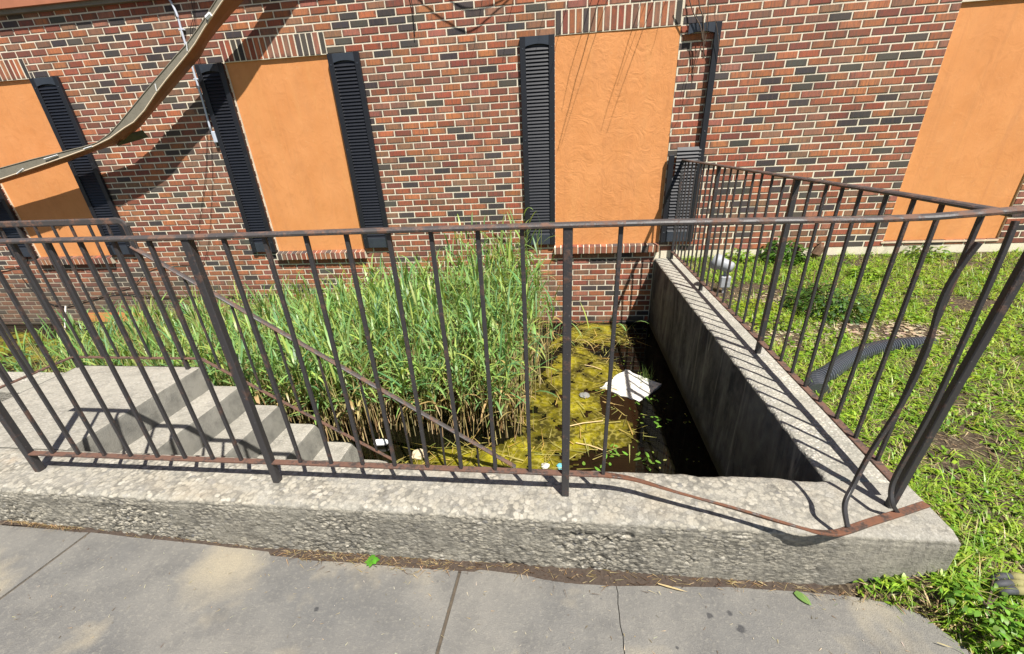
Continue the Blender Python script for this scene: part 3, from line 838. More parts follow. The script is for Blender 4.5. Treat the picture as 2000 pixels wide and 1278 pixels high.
# right-hand railing on the retaining wall
rr = empty('side_railing', (1.38, -2, 0), 'rusty black iron railing on the retaining wall beside the lawn', 'railing')
XR = 1.376; yp = [-.035, -1.245, -2.575]
for y in yp: vbar(rr, 'post', 'iron', XR, y, -.004, 1.068, POST)
part(rr, 'top_rail', 'iron_rail', [(XR+.0, -.02, 1.075), (XR, -1.3, 1.074), (XR, -2.6, 1.07), (XR-.004, -3.4, 1.07), (XR-.012, -3.875, 1.066)], TOPR)
part(rr, 'bottom_rail', 'iron_rust', [(XR, -.03, .085), (XR, -1.25, .083), (XR, -2.58, .085), (XR-.004, -3.4, .083), (XR-.012, -3.885, .083)], rrect(.036, .010, .002))
ya = yp+[-3.89]
for a, b in zip(ya, ya[1:]):
    for k in range(1, 9):
        y = a+(b-a)*k/9
        vbar(rr, 'baluster', 'iron', XR-.004*(y < -3), y, .085, 1.066, BAL, (random.uniform(-.006, .006), random.uniform(-.006, .006)))

# railing round the landing and down the stairs
lr = empty('landing_railing', (-2.9, -2.88, 0), 'black iron guard railing round the far edge of the stair landing', 'railing')
YL = -2.885; XL = -3.415
part(lr, 'top_rail', 'iron_rail', [(-3.41, YL, 1.012), (-2.62, YL, 1.008)] + [(-2.575+.045*math.sin(a), YL, .968+.042*math.cos(a)) for a in (0, .4, .8, 1.2, 1.5)] + [(-2.528, YL, .80)], TOPR, (0, 1, 0))
part(lr, 'top_rail', 'iron_rail', [(XL, -2.885, 1.012), (XL, -3.76, 1.012)], TOPR)
part(lr, 'bottom_rail', 'iron_rust', [(XL, YL, .085), (-2.42, YL, .08)], rrect(.024, .010, .002))
part(lr, 'bottom_rail', 'iron_rust', [(XL, YL-.01, .085), (XL, -3.76, .095)], rrect(.024, .010, .002))
vbar(lr, 'post', 'iron', -2.523, YL, -.004, .98, rrect(.024, .024, .002)); vbar(lr, 'post', 'iron', XL, YL, .0, 1.0, BAL)
for k in range(1, 7): vbar(lr, 'baluster', 'iron', XL+(-2.523-XL)*k/7, YL, .085, 1.004, BAL)
for k in range(1, 7): vbar(lr, 'baluster', 'iron', XL, YL-.875*k/7, .085, 1.004, BAL)
sr = empty('stair_railing', (-1.4, -2.88, -.4), 'black iron handrail with balusters sloping down the steps into the water', 'railing')
YSr = -2.885
def hz(x): return .851+(x+2.539)*(-.77-.851)/(-.241+2.539)
def lz(x): return .077+(x+2.387)*(-.733-.077)/(-1.179+2.387)
part(sr, 'handrail', 'iron_rail', [(-2.545, YSr, hz(-2.545)), (-1.4, YSr, hz(-1.4)), (-.235, YSr, hz(-.235))], TOPR)
part(sr, 'bottom_rail', 'iron_rust', [(-2.42, YSr, .08), (-2.387, YSr, .077), (-1.8, YSr, lz(-1.8)), (-1.15, YSr, lz(-1.15))], rrect(.024, .010, .002))
for k in range(18):
    x = -2.40+.1265*k
    vbar(sr, 'baluster', 'iron', x, YSr, max(lz(x), WATER-.08), hz(x)-.004, BAL, (random.uniform(-.006, .006), 0))

# ------------------------------------------------------------------ fallen gutter
gt = empty('fallen_gutter', (-4.2, -.25, 1.9), 'bent length of weathered roof gutter hanging loose diagonally across the brick wall', 'gutter')
YG = -.30
crease = [(470, -60), (437, 0), (400, 55), (382, 85), (366, 107), (325, 157), (305, 183), (283, 216), (262, 239), (244, 250), (215, 271), (180, 288), (130, 306), (75, 325), (0, 351), (-70, 376), (-150, 405)]
upper = [(455, -60), (423, 0), (388, 55), (362, 90), (345, 108), (303, 157), (281, 183), (254, 216), (234, 240), (214, 262), (190, 279), (160, 288), (115, 299), (62, 312), (0, 329), (-70, 349), (-150, 372)]
lower = [(510, -60), (476, 0), (428, 55), (405, 85), (392, 110), (352, 157), (330, 183), (300, 217), (276, 246), (240, 278), (215, 286), (182, 297), (130, 317), (75, 336), (0, 359), (-70, 384), (-150, 412)]
A_ = [atY(u, v, YG-.0) for u, v in upper]; B_ = [atY(u, v, YG) for u, v in crease]; C_ = [atY(u, v, -.115) for u, v in lower]
# carry the run on up to the eaves outside the frame
def ext(L):
    d = (L[0]-L[2]).normalized(); return [L[0]+d*.75]+L
A_, B_, C_ = ext(A_), ext(B_), ext(C_)
E_ = [a+Vector((0, .19, .035)) for a in A_]
def strip(rows, mat, name):
    mb = MB(); k = len(rows); n = len(rows[0]); th = Vector((0, .006, 0))
    vs_ = [r[i] for i in range(n) for r in rows]
    fs = [(i*k+j, i*k+j+1, (i+1)*k+j+1, (i+1)*k+j) for i in range(n-1) for j in range(k-1)]
    mb.add(vs_, fs)
    o = mb.obj(name, mat, gt); sm = o.modifiers.new('solid', 'SOLIDIFY'); sm.thickness = .004; sm.offset = 0; return o
strip([A_, B_], 'gutter_face', 'gutter_front')
strip([B_, [b+(c-b)*.5+Vector((0, 0, -.012)) for b, c in zip(B_, C_)], C_], 'gutter_under', 'gutter_underside')
mb = MB(); mb.tube([b+Vector((0, -.004, 0)) for b in B_], .007, 6); mb.obj('lip', 'gutter_lip', gt, smooth=True)
mb = MB(); mb.tube([a+Vector((0, -.002, 0)) for a in A_], .006, 6); mb.obj('rim', 'gutter_face', gt, smooth=True)
for (u, v), (du, dv) in (((366, 100), (-2, -18)), ((306, 178), (-3, -14)), ((180, 286), (-16, 5)), ((112, 303), (-26, 8)), ((45, 330), (-12, 10))):
    p = atY(u, v, YG-.012); q = atY(u+du, v+dv, YG-.016)
    mb = MB(); mb.tube([p, q], .006, 6); mb.obj('spike', 'plastic_white', gt)
mb = MB(); p = atY(412, 28, YG-.01); q = atY(404, 36, YG-.01); mb.tube([p, q], .022, 6); mb.obj('bracket', 'plastic_white', gt)
# torn flap at the bend
fl = [atY(226, 284, -.16), atY(250, 262, -.17), atY(278, 254, -.10), atY(290, 268, -.09), atY(233, 284, -.12)]
mb = MB(); mb.add(fl, [(0, 1, 2, 3, 4)]); o = mb.obj('torn_flap', 'olive_scrap', gt); sm = o.modifiers.new('s', 'SOLIDIFY'); sm.thickness = .006

# ------------------------------------------------------------------ conduit, wires, vines
cd = empty('conduit', (-4.05, -.03, 2.2), 'pale grey electrical conduit running down the bricks to a small box', 'conduit')
pts = [atY(u, v, -.028) for u, v in ((322, -14), (335, 6), (347, 32), (354, 58), (368, 105), (383, 155), (398, 205), (412, 256))]
mb = MB(); mb.tube(smooth_path(pts, 4), .0115, 8); mb.obj('pipe', 'conduit', cd, smooth=True)
bxp = atY(420, 268, -.03); mb = MB(); mb.cbox(bxp.x-.022, bxp.x+.022, -.05, -.004, bxp.z-.06, bxp.z+.06, .006); mb.obj('junction_box', 'conduit', cd)
for u, v in ((354, 58), (383, 155)):
    p = atY(u, v, -.028); mb = MB(); mb.cbox(p.x-.03, p.x+.03, -.036, -.003, p.z-.008, p.z+.008, .003); mb.obj('strap', 'conduit', cd)
def wire(name, label, cat, pix, y=-.012, r=.004, mat='wire', group=None):
    pts = [atY(u, v, y-.01*abs(nz(u*.13, v*.17))) for u, v in pix]
    mb = MB(); mb.tube(smooth_path(pts, 4), r, 5); return props(mb.obj(name, mat, smooth=True), label, cat, group)
wire('cable', 'thin black cable hanging straight down beside the conduit to the bricks', 'cable', [(371, -10), (378, 30), (372, 70), (396, 150), (403, 200), (404, 270), (402, 340), (394, 400), (388, 450), (384, 505)], r=.0028)
wire('cable', 'second thin black cable looping down past the second shutter', 'cable', [(379, -5), (380, 34), (388, 110), (404, 190), (412, 280), (415, 350), (412, 410), (408, 470), (398, 512), (386, 516)], r=.0025)
wire('cable', 'black cable run sagging along the low bricks behind the stair railing', 'cable', [(-60, 538), (0, 528), (20, 524), (48, 520), (52, 500), (30, 450)], r=.006)
wire('cable', 'black cable strung along the bricks just above the reeds', 'cable', [(40, 540), (70, 575), (100, 594), (128, 598), (150, 592), (180, 584), (230, 573), (300, 580), (380, 581), (430, 580), (520, 577)], r=.0055)
wire('cable', 'black cable crossing down from the landing railing to the low bricks', 'cable', [(220, 568), (262, 557), (288, 528), (330, 518), (365, 516), (385, 518)], r=.004)
wire('hanging_cable', 'short thin black wire end hanging on the bricks left of the middle shutter', 'cable', [(798, -20), (805, 10), (808, 45), (810, 72)], r=.0045, y=-.02)
vn = empty('dead_vine', (1.4, -.1, 2.4), 'dry dead vine strands hanging over the broken shutter', 'vine')
for pix, r in (([(1362, -40), (1366, 10), (1372, 30), (1374, 60), (1374, 95), (1373, 115)], .006), ([(1384, -30), (1383, 20), (1380, 60), (1376, 90)], .004), ([(1400, -20), (1396, 30), (1401, 60), (1405, 105), (1409, 140)], .003), ([(1340, -30), (1352, 20), (1368, 52), (1372, 80)], .005), ([(1375, 20), (1373, 60), (1366, 100), (1358, 130), (1350, 170)], .003), ([(1372, 90), (1360, 112), (1352, 150), (1347, 190), (1330, 215)], .002)):
    p3 = [atY(u, v, -.085-.03*nz(u*.07, v*.05)) for u, v in pix]
    mb = MB(); mb.tube(smooth_path(p3, 4), r, 5); mb.obj('stem', 'vine', vn, smooth=True)
# strands sticking out below the ledge, above the frame: they throw the thin shadows on the panel
sh = empty('dead_creeper', (.6, -.3, 2.95), 'dry creeper and wire strands hanging out from the ledge above the swirled orange panel', 'vine')
for x, L, r, lean in ((.25, .42, .0035, .05), (.50, .47, .004, .02), (.56, .62, .006, .06), (.66, .60, .0035, -.02), (.98, .55, .004, .04), (1.04, .40, .003, .0), (1.12, .56, .004, -.03), (1.2, .3, .003, .05), (.05, .3, .003, .03), (-.3, .3, .004, .05), (-.6, .33, .003, .02)):
    L *= 1.25; p3 = [Vector((x+lean*t+.02*nz(t*4, x*9), -.02-L*t, 2.93+.05*math.sin(t*3)-.02*t)) for t in [k/8 for k in range(9)]]
    mb = MB(); mb.tube(p3, [r*(1-.5*k/8) for k in range(9)], 5); mb.obj('stem', 'vine', sh, smooth=True)
for x, L, r, lean in ((-6.75, .62, .004, .05), (-6.62, .7, .004, -.03)):  # wire strands added out of view for their two shadows on the first panel
    p3 = [Vector((x+lean*t+.03*nz(t*4, x*9), -.02-L*t, 2.93+.05*math.sin(t*3)-.02*t)) for t in [k/8 for k in range(9)]]
    mb = MB(); mb.tube(p3, [r*(1-.5*k/8) for k in range(9)], 5); mb.obj('stem', 'vine', sh, smooth=True)
def from_shadow(pix, d):
    o_ = []
    for u, v in pix:
        w_ = atY(u, v, 0); o_.append(w_+Vector((SUN.x, SUN.y, SUN.z))*(d/-SUN.y))
    return o_
for pix, lb in (([(790, -30), (820, 2), (850, 27), (880, 47), (908, 62), (930, 55), (960, 30), (1000, -6), (1030, -40)], 'black cable sagging in front of the upper wall below the ledge'),
                ([(860, -30), (890, 8), (925, 18), (980, 2), (1010, -30)], 'second black cable drooping in front of the upper wall below the ledge')):
    mb = MB(); fs_ = from_shadow(pix, .36); fs_ = [Vector((fs_[0].x-.15, -.08, 3.15))]+fs_+[Vector((fs_[-1].x+.15, -.08, 3.15))]; mb.tube(smooth_path(fs_, 5), .006, 6); props(mb.obj('overhead_cable', 'wire', smooth=True), lb, 'cable')

# ------------------------------------------------------------------ plants (numpy)
class Leaves:
    """many leaf blades gathered into one mesh with a colour attribute"""
    def __init__(s): s.V = []; s.Fq = []; s.C = []; s.n = 0
    def blade(s, base, d0, length, width, droop, col, nseg=4, side=None, tip=.0, curl=0.):
        base = np.array(base, float); d = np.array(d0, float); d /= np.linalg.norm(d)
        up = np.array((0, 0, 1.)); sd = np.cross(d, up) if side is None else np.array(side, float)
        ln = np.linalg.norm(sd); sd = sd/ln if ln > 1e-5 else np.array((1., 0, 0))
        p = base.copy(); pts = []
        for i in range(nseg+1):
            t = i/nseg
            wv = width*(math.sin(math.pi*min(1, (t*.82+.16)))**.8 if tip == 0 else (1-t**1.6))*.5
            if i == nseg: wv = width*.04
            pts.append(p+sd*wv); pts.append(p-sd*wv)
            d = d+np.array((0, 0, -droop/nseg)); d /= np.linalg.norm(d)
            p = p+d*length/nseg
        b = s.n
        s.V += pts; s.n += len(pts)
        for i in range(nseg):
            s.Fq.append((b+2*i, b+2*i+2, b+2*i+3, b+2*i+1)); s.C.append(col)
    def stalk(s, p0, p1, r, col0, col1, nseg=3, bend=(0, 0)):
        p0 = np.array(p0, float); p1 = np.array(p1, float); b = s.n
        for i in range(nseg+1):
            t = i/nseg; c = p0+(p1-p0)*t+np.array((bend[0], bend[1], 0))*t*t; rr_ = r*(1-.55*t)
            for a in (0, 2.094, 4.189): s.V.append(c+np.array((math.cos(a)*rr_, math.sin(a)*rr_, 0)))
        s.n += 3*(nseg+1)
        for i in range(nseg):
            cc = tuple(col0[k]+(col1[k]-col0[k])*(i/max(1, nseg-1)) for k in range(3))
            for j in range(3):
                s.Fq.append((b+3*i+j, b+3*i+(j+1) % 3, b+3*i+3+(j+1) % 3, b+3*i+3+j)); s.C.append(cc)
    def mesh(s, name, mat='leaf', origin=None):
        me = bpy.data.meshes.new(name)
        V = np.array(s.V, np.float32); Fq = np.array(s.Fq, np.int32)
        if origin is not None: V = V-np.array(origin, np.float32)
        me.vertices.add(len(V)); me.vertices.foreach_set('co', V.ravel())
        me.loops.add(Fq.size); me.loops.foreach_set('vertex_index', Fq.ravel())
        me.polygons.add(len(Fq)); me.polygons.foreach_set('loop_start', np.arange(0, Fq.size, 4, dtype=np.int32))
        me.update(calc_edges=True)
        ca = me.color_attributes.new('Col', 'FLOAT_COLOR', 'CORNER')
        C = np.repeat(np.array(s.C, np.float32), 4, axis=0)
        ca.data.foreach_set('color', np.concatenate([C, np.ones((len(C), 1), np.float32)], 1).ravel())
        me.materials.append(M[mat]); me.validate(); me.update(); return me
    def obj(s, name, parent=None, mat='leaf', origin=None):
        return link_mesh(name, s.mesh(name, mat, origin), parent, origin)
def jit(c, a=.2):
    g = random.uniform(1-a, 1+a); return tuple(max(0, x*g*random.uniform(1-a*.35, 1+a*.35)) for x in c)
REED_G = [(.19, .34, .11), (.25, .41, .12), (.13, .27, .11), (.33, .43, .11)]
STALK_T = (.58, .45, .23)
def reed_geo(L, base, h, lean, az, lush=1.0):
    x, y, z = base
    tx, ty = lean*math.cos(az), lean*math.sin(az)
    top = (x+tx*.6, y+ty*.6, z+h)
    L.stalk((x, y, z-.1), top, .0045, jit(STALK_T, .3), jit((.30, .36, .11), .25), 4, (tx*.4, ty*.4))
    n = int(random.uniform(4.5, 8)*lush)
    phi = random.uniform(0, 6.28)
    for k in range(n):
        t = .44+.56*k/max(1, n-1)+random.uniform(-.04, .04)
        t = min(t, 1.0)
        px_ = x+tx*(.6*t+.4*t*t); py_ = y+ty*(.6*t+.4*t*t); pz = z+h*t
        a = phi+(k % 2)*math.pi+random.uniform(-.6, .6)
        el = random.uniform(.65, 1.3) if t < .9 else random.uniform(1.1, 1.45)
        d = (math.cos(a)*math.cos(el), math.sin(a)*math.cos(el), math.sin(el))
        ln = random.uniform(.16, .34)*(1-.25*abs(t-.65))
        dead = t < .62 and random.random() < .30
        col = jit((.44, .34, .15), .25) if dead else jit(random.choice(REED_G), .22)
        L.blade((px_, py_, pz), d, ln, random.uniform(.011, .021), random.uniform(.3, 1.9) if not dead else random.uniform(1.8, 3.0), col, 5)
# reed bed extents
def reed_ok(x, y):
    if y > -.10 or y < -2.62: return False
    if y < -2.4+.12*nz(x*2.5, 8) and x > -1.35 and random.random() < .8: return False
    xr = -.16+.06*nz(y*3, 2)+random.gauss(0, .07)-(.05 if y > -.6 else 0)
    if y < -1.9: xr -= .05
    if x > xr: return False
    if y < -2.15 and x < -3.3: return False
    if x < -5.6: return False
    if x < -3.8 and (y > -.35-(x+3.8)*-.25 and random.random() < .75): return False
    return True
def reed_h(x, y):
    t = min(max((x+3.0)/2.4, 0), 1)
    h = .54+.36*t+.10*fbm(x, y, 0, 1.4)
    if x > -1.1 and y > -1.0: h += .18
    if x < -3.6: h -= .12
    return h
L = Leaves(); cnt = 0
while cnt < 1850:
    x = random.uniform(-5.6, 0); y = random.uniform(-2.62, -.1)
    if not reed_ok(x, y): continue
    if x < -2.6 and random.random() < .3: continue
    h = reed_h(x, y)*random.uniform(.60, 1.27)
    reed_geo(L, (x, y, WATER), h, random.uniform(.02, .16), random.uniform(0, 6.28)); cnt += 1
# dead straw stalks low in the bed
for _ in range(3200):
    x = random.uniform(-5.2, 0); y = random.uniform(-2.62, -.1)
    if not reed_ok(x, y): continue
    a = random.uniform(0, 6.28); ln = random.uniform(0, .16)
    L.stalk((x, y, WATER-.05), (x+math.cos(a)*ln, y+math.sin(a)*ln, WATER+random.uniform(.2, .75)), random.uniform(.003, .0055), jit((.62, .50, .28), .3), jit(random.choice([(.60, .50, .25), (.38, .42, .14)]), .3), 2)
o = L.obj('reeds'); props(o, 'dense bed of green reeds with straw coloured stems standing in the water', 'reeds', kind='stuff')
# single reeds that stand apart
def single_reed(base, h, lean, az, label, group=None, lush=1.0):
    t = empty('reed', base, label, 'reed', group)
    L = Leaves(); reed_geo(L, base, h, lean, az, lush)
    # split stalk and leaves
    ns = 4*3
    S = Leaves(); S.V = L.V[:15]; S.n = 15; S.Fq = L.Fq[:ns]; S.C = L.C[:ns]
    G = Leaves(); G.V = L.V[15:]; G.n = len(G.V); G.Fq = [tuple(q-15 for q in f) for f in L.Fq[ns:]]; G.C = L.C[ns:]
    S.obj('stalk', t, origin=base)
    nf = len(G.Fq)//5
    for k in range(nf):
        B = Leaves(); B.V = G.V[k*12:(k+1)*12]; B.n = 12; B.Fq = [tuple(q-k*12 for q in f) for f in G.Fq[k*5:(k+1)*5]]; B.C = G.C[k*5:(k+1)*5]
        B.obj('leaf', t, origin=base)
for k, (x, y, h) in enumerate(((-.42, -.32, 1.42), (-.52, -.28, 1.22), (-.33, -.40, 1.16), (-.74, -.30, 1.04), (-.60, -.45, 1.1), (-.47, -.55, 1.08), (-.85, -.4, .98), (-.28, -.6, .98))):
    single_reed((x, y, WATER), h, .08, random.uniform(0, 6.28), 'tall green reed rising against the wall below the middle shutter' if k else 'tallest green reed, its tip crossing the top rail in front of the middle shutter', 'tall reeds against the wall')
for x, y, h, le, az, lb in ((.158, -1.04, .34, .22, .2, 'small green reed leaning out of the dark water beside the algae'), (.02, -.55, .5, .12, .3, 'thin green reed standing apart at the right edge of the bed near the wall'), (.0, -.8, .46, .2, 5.6, 'bent green reed with yellow leaves at the right edge of the bed'),
                        (.52, -1.10, .34, .34, .5, 'sparse leaning reed in front of the white foam slab')):
    single_reed((x, y, WATER), h, le, az, lb)
for k in range(26):
    x = random.uniform(-1.35, -.18); y = -2.50+.10*random.random()
    single_reed((x, y, WATER), random.uniform(.5, .72), .08, random.uniform(0, 6.28), 'green reed with a bare tan stem in the front row of the reed bed', 'reeds in the front row of the bed')
for k, (x, y) in enumerate(((-4.6, -1.6), (-4.9, -1.3), (-5.2, -1.2), (-5.6, -.9), (-4.4, -2.0), (-4.1, -2.1), (-5.9, -1.3))):
    single_reed((x, y, WATER), random.uniform(.35, .55), .14, random.uniform(0, 6.28), 'short reed growing from the water beyond the stair landing', 'short reeds beyond the landing')
p0 = atY(128, 598, -.9); p1 = atY(123, 690, -1.2)
mb = MB(); mb.tube([(p1.x, p1.y, WATER-.05), tuple((p0+p1)/2+Vector((.01, 0, 0))), tuple(p0)], .008, 6); props(mb.obj('bare_stick', 'foam', smooth=True), 'pale bare stick standing in the water behind the landing', 'stick')

# ------------------------------------------------------------------ algae mats and floating things
def poly_in(x, y, P):
    c = False; j = len(P)-1
    for i in range(len(P)):
        if (P[i][1] > y) != (P[j][1] > y) and x < (P[j][0]-P[i][0])*(y-P[i][1])/(P[j][1]-P[i][1])+P[i][0]: c = not c
        j = i
    return c
MATS = [[(860, 935), (940, 880), (1010, 850), (1030, 760), (1080, 705), (1130, 672), (1175, 700), (1210, 712), (1215, 745), (1180, 760), (1165, 785), (1172, 812), (1225, 830), (1238, 848), (1215, 875), (1150, 885), (1120, 912), (1110, 940), (1040, 960)],
        [(1060, 690), (1120, 640), (1160, 633), (1222, 640), (1228, 668), (1190, 676), (1120, 668)], [(700, 960), (780, 915), (870, 880), (960, 870), (1060, 880), (1060, 990), (760, 990)],
        [(-80, 640), (60, 650), (130, 668), (120, 700), (60, 712), (-80, 700)], [(-90, 745), (20, 728), (60, 712), (130, 712), (100, 740), (0, 800), (-90, 810)]]
MW = [[tuple(atZ(u, v, WATER))[:2] for u, v in P] for P in MATS]
mb = MB(); cs = .02; idx = {}
gx0, gy0 = -7.5, -3.75
def vid(i, j):
    if (i, j) not in idx:
        x = gx0+i*cs; y = gy0+j*cs
        z = WATER+.003+.004*max(0, fbm(x, y, 2, 7)+.15)+.002*abs(nz(x*40, y*40))
        idx[(i, j)] = len(mb.v); mb.v.append((x+.006*nz(x*50, y*50, 1), y+.006*nz(x*50, y*50, 7), z))
    return idx[(i, j)]
for P in MW:
    xs = [p[0] for p in P]; ys_ = [p[1] for p in P]
    for i in range(int((min(xs)-gx0)/cs), int((max(xs)-gx0)/cs)+1):
        for j in range(max(0, int((min(ys_)-gy0)/cs)), int((max(ys_)-gy0)/cs)+1):
            x = gx0+(i+.5)*cs; y = gy0+(j+.5)*cs
            wx = x+.12*fbm(x, y, 5, 4); wy = y+.12*fbm(x, y, 9, 4)
            if x > 1.17 or y > -.02 or y < -3.74: continue
            if poly_in(wx, wy, P) and fbm(x, y, 0, 6)+.5*fbm(x, y, 3, 17, 3) > -.26:
                f = (vid(i, j), vid(i+1, j), vid(i+1, j+1), vid(i, j+1))
                mb.f.append(f); mb.mi.append(0); mb.c.append((1, 1, 1))
seen = set(); F2 = []
for f in mb.f:
    if f not in seen: seen.add(f); F2.append(f)
mb.f = F2; mb.mi = [0]*len(F2); mb.c = [(1, 1, 1)]*len(F2)
cells = {}
for f in mb.f: cells[f] = 1
cnt_ = {}
for f in mb.f:
    for q in f: cnt_[q] = cnt_.get(q, 0)+1
lev = {q: (0 if cnt_.get(q, 0) < 4 else 9) for q in range(len(mb.v))}
for _ in range(4):
    nl = dict(lev)
    for f in mb.f:
        m_ = min(lev[q] for q in f)
        for q in f: nl[q] = min(nl[q], m_+1)
    lev = nl
alg = mb.obj('algae', 'algae', smooth=True)
at = alg.data.attributes.new('Thin', 'FLOAT', 'POINT'); at.data.foreach_set('value', np.array([max(0, 1-lev[q]/4) for q in range(len(mb.v))], np.float32))
props(alg, 'yellow green mat of algae floating on the water', 'algae', kind='stuff')
# floating straw and bits of duckweed
L = Leaves()
for _ in range(520):
    P = random.choice(MW[:3]); k = random.randrange(len(P)); q = random.choice(P); t = random.random()
    x = P[k][0]*(1-t)+q[0]*t+random.gauss(0, .06); y = P[k][1]*(1-t)+q[1]*t+random.gauss(0, .06)
    if x > 1.1 or y < -3.7 or y > -.05: continue
    a = random.uniform(0, 6.28); ln = random.uniform(.04, .26)
    L.blade((x, y, WATER+.016+random.uniform(0, .008)), (math.cos(a), math.sin(a), random.uniform(-.02, .06)), ln, random.uniform(.004, .011), .03, jit(random.choice([(.50, .38, .12), (.38, .33, .08), (.45, .40, .14), (.2, .2, .05)]), .3), 2, tip=1)
for _ in range(700):
    x = random.uniform(-.2, 1.15); y = random.uniform(-3.0, -.1)
    if fbm(x, y, 4, 2.2) < .05: continue
    a = random.uniform(0, 6.28); g = random.uniform(.006, .02)
    L.blade((x, y, WATER+.003), (math.cos(a), math.sin(a), 0), g*1.6, g, 0, jit(random.choice([(.16, .26, .04), (.12, .20, .03), (.3, .3, .1)]), .3), 2)
for _ in range(60):
    cx, cy = random.choice([(.62, -1.72), (.85, -1.85), (.72, -2.75), (.5, -2.6), (.9, -2.2), (.35, -2.8)])
    x, y = random.gauss(cx, .05), random.gauss(cy, .05); a = random.uniform(0, 6.28)
    L.blade((x, y, WATER+.006), (math.cos(a), math.sin(a), .05), random.uniform(.03, .07), random.uniform(.01, .025), .1, jit((.17, .36, .05), .25), 3)
o = L.obj('pond_litter'); props(o, 'floating straw, duckweed and small green leaves scattered on the water', 'pond litter', kind='stuff')
# foam slab
A = [atZ(1172, 757, WATER+.012), atZ(1222, 722, WATER+.055), atZ(1290, 750, WATER+.03), atZ(1250, 784, WATER+.002)]
def slab_pts(A, th, n=9):
    mb = MB(); top = []; 
    for j in range(n+1):
        for i in range(n+1):
            s, t = i/n, j/n
            p = A[0]*(1-s)*(1-t)+A[1]*(1-s)*t+A[2]*s*t+A[3]*s*(1-t)
            e = 1 if i in (0, n) or j in (0, n) else 0
            p = p+Vector((.03*nz(p.x*22, p.y*22)*e, .03*nz(p.x*22, p.y*22, 5)*e, .012*nz(p.x*14, p.y*14, 9)))
            top.append(p)
    m = n+1
    bot = [p-Vector((0, 0, th)) for p in top]
    fs = [(j*m+i, (j+1)*m+i, (j+1)*m+i+1, j*m+i+1) for j in range(n) for i in range(n)]
    fs = [f[::-1] for f in fs]
    N = m*m
    loop = [i for i in range(n)]+[j*m+n for j in range(n)]+[n*m+i for i in range(n, 0, -1)]+[j*m for j in range(n, 0, -1)]
    fs += [(loop[k], loop[(k+1) % len(loop)], N+loop[(k+1) % len(loop)], N+loop[k]) for k in range(len(loop))]
    fs += [tuple(N+q for q in f[::-1]) for f in fs[:n*n]]
    mb.add(top+bot, fs); return mb
o = slab_pts(A, .05).obj('foam_slab', 'foam'); props(o, 'broken white foam slab floating tilted in the dark water', 'foam slab')
L = Leaves()
for _ in range(34):
    s = random.gauss(0, .03); a = random.uniform(0, 6.28); bp_ = atZ(1262, 742, WATER+.03)
    L.blade((bp_.x+s, bp_.y+random.gauss(0, .02), WATER+.03), (math.cos(a)*.3, math.sin(a)*.3, 1), random.uniform(.06, .17), .004, .5, jit((.16, .26, .07), .3), 3, tip=1)
props(L.obj('grass_tuft'), 'small tuft of thin grass growing by the white foam slab', 'grass tuft')
# bottle
bpos = atZ(745, 866, WATER+.025)
t = empty('bottle', tuple(bpos), 'small white plastic bottle floating among the reed stems by the steps', 'bottle')
prof = [(0, .0), (.018, .0), (.026, .006), (.028, .02), (.028, .085), (.022, .105), (.013, .115), (.013, .125)]
def lathe_x(prof, pos, az, n=14):
    mb = MB(); ax = Vector((math.cos(az), math.sin(az), .05)).normalized(); s1 = ax.cross(Vector((0, 0, 1))).normalized(); s2 = s1.cross(ax)
    vs_ = [tuple(pos+ax*h+s1*(r*math.cos(2*math.pi*k/n))+s2*(r*math.sin(2*math.pi*k/n))) for r, h in [(r, h) for (r, h) in prof] for k in range(n)]
    fs = [(i*n+k, i*n+(k+1) % n, (i+1)*n+(k+1) % n, (i+1)*n+k) for i in range(len(prof)-1) for k in range(n)]
    fs.append(tuple((len(prof)-1)*n+k for k in range(n))); mb.add(vs_, fs); return mb
lathe_x(prof, bpos-Vector((.06, 0, 0)), .1).obj('bottle_body', 'plastic_white', t, smooth=True)
lathe_x([(0, .122), (.016, .122), (.016, .142), (0, .143)], bpos-Vector((.06, 0, 0)), .1).obj('cap', 'plastic_white', t)
def crumple(name, mat, pos, r, label, cat, flat=.5, n=10, seed=0):
    mb = MB(); vs_ = []; m = n*2
    for i in range(n+1):
        for k in range(m):
            th = math.pi*i/n; ph = 2*math.pi*k/m
            d = Vector((math.sin(th)*math.cos(ph), math.sin(th)*math.sin(ph), math.cos(th)))
            q = r*(1+.55*fbm(d.x, d.y, d.z+seed, 1.7, 3))
            vs_.append((pos[0]+d.x*q, pos[1]+d.y*q, pos[2]+d.z*q*flat))
    fs = [(i*m+k, (i+1)*m+k, (i+1)*m+(k+1) % m, i*m+(k+1) % m) for i in range(n) for k in range(m)]
    mb.add(vs_, fs); return props(mb.obj(name, mat), label, cat)
crumple('paper_scrap', 'beige_scrap', atZ(818, 888, WATER+.02), .055, 'soggy beige scrap at the water edge below the handrail', 'scrap', .6, seed=3)
crumple('paper_scrap', 'foam', atZ(1065, 910, WATER+.012), .03, 'small white lump floating on the algae near the front wall', 'scrap', .5, seed=4)
crumple('wrapper', 'teal', atZ(1095, 911, WATER+.012), .03, 'small teal wrapper floating by the front wall', 'wrapper', .35, seed=5)
crumple('foil_scrap', 'foil', atZ(1103, 779, WATER+.014), .028, 'small crumpled grey scrap on the algae beside the thick post', 'scrap', .4, seed=6)
crumple('foil_scrap', 'foil', atZ(1142, 772, WATER+.014), .045, 'larger crumpled grey scrap on the algae right of the thick post', 'scrap', .4, seed=7)
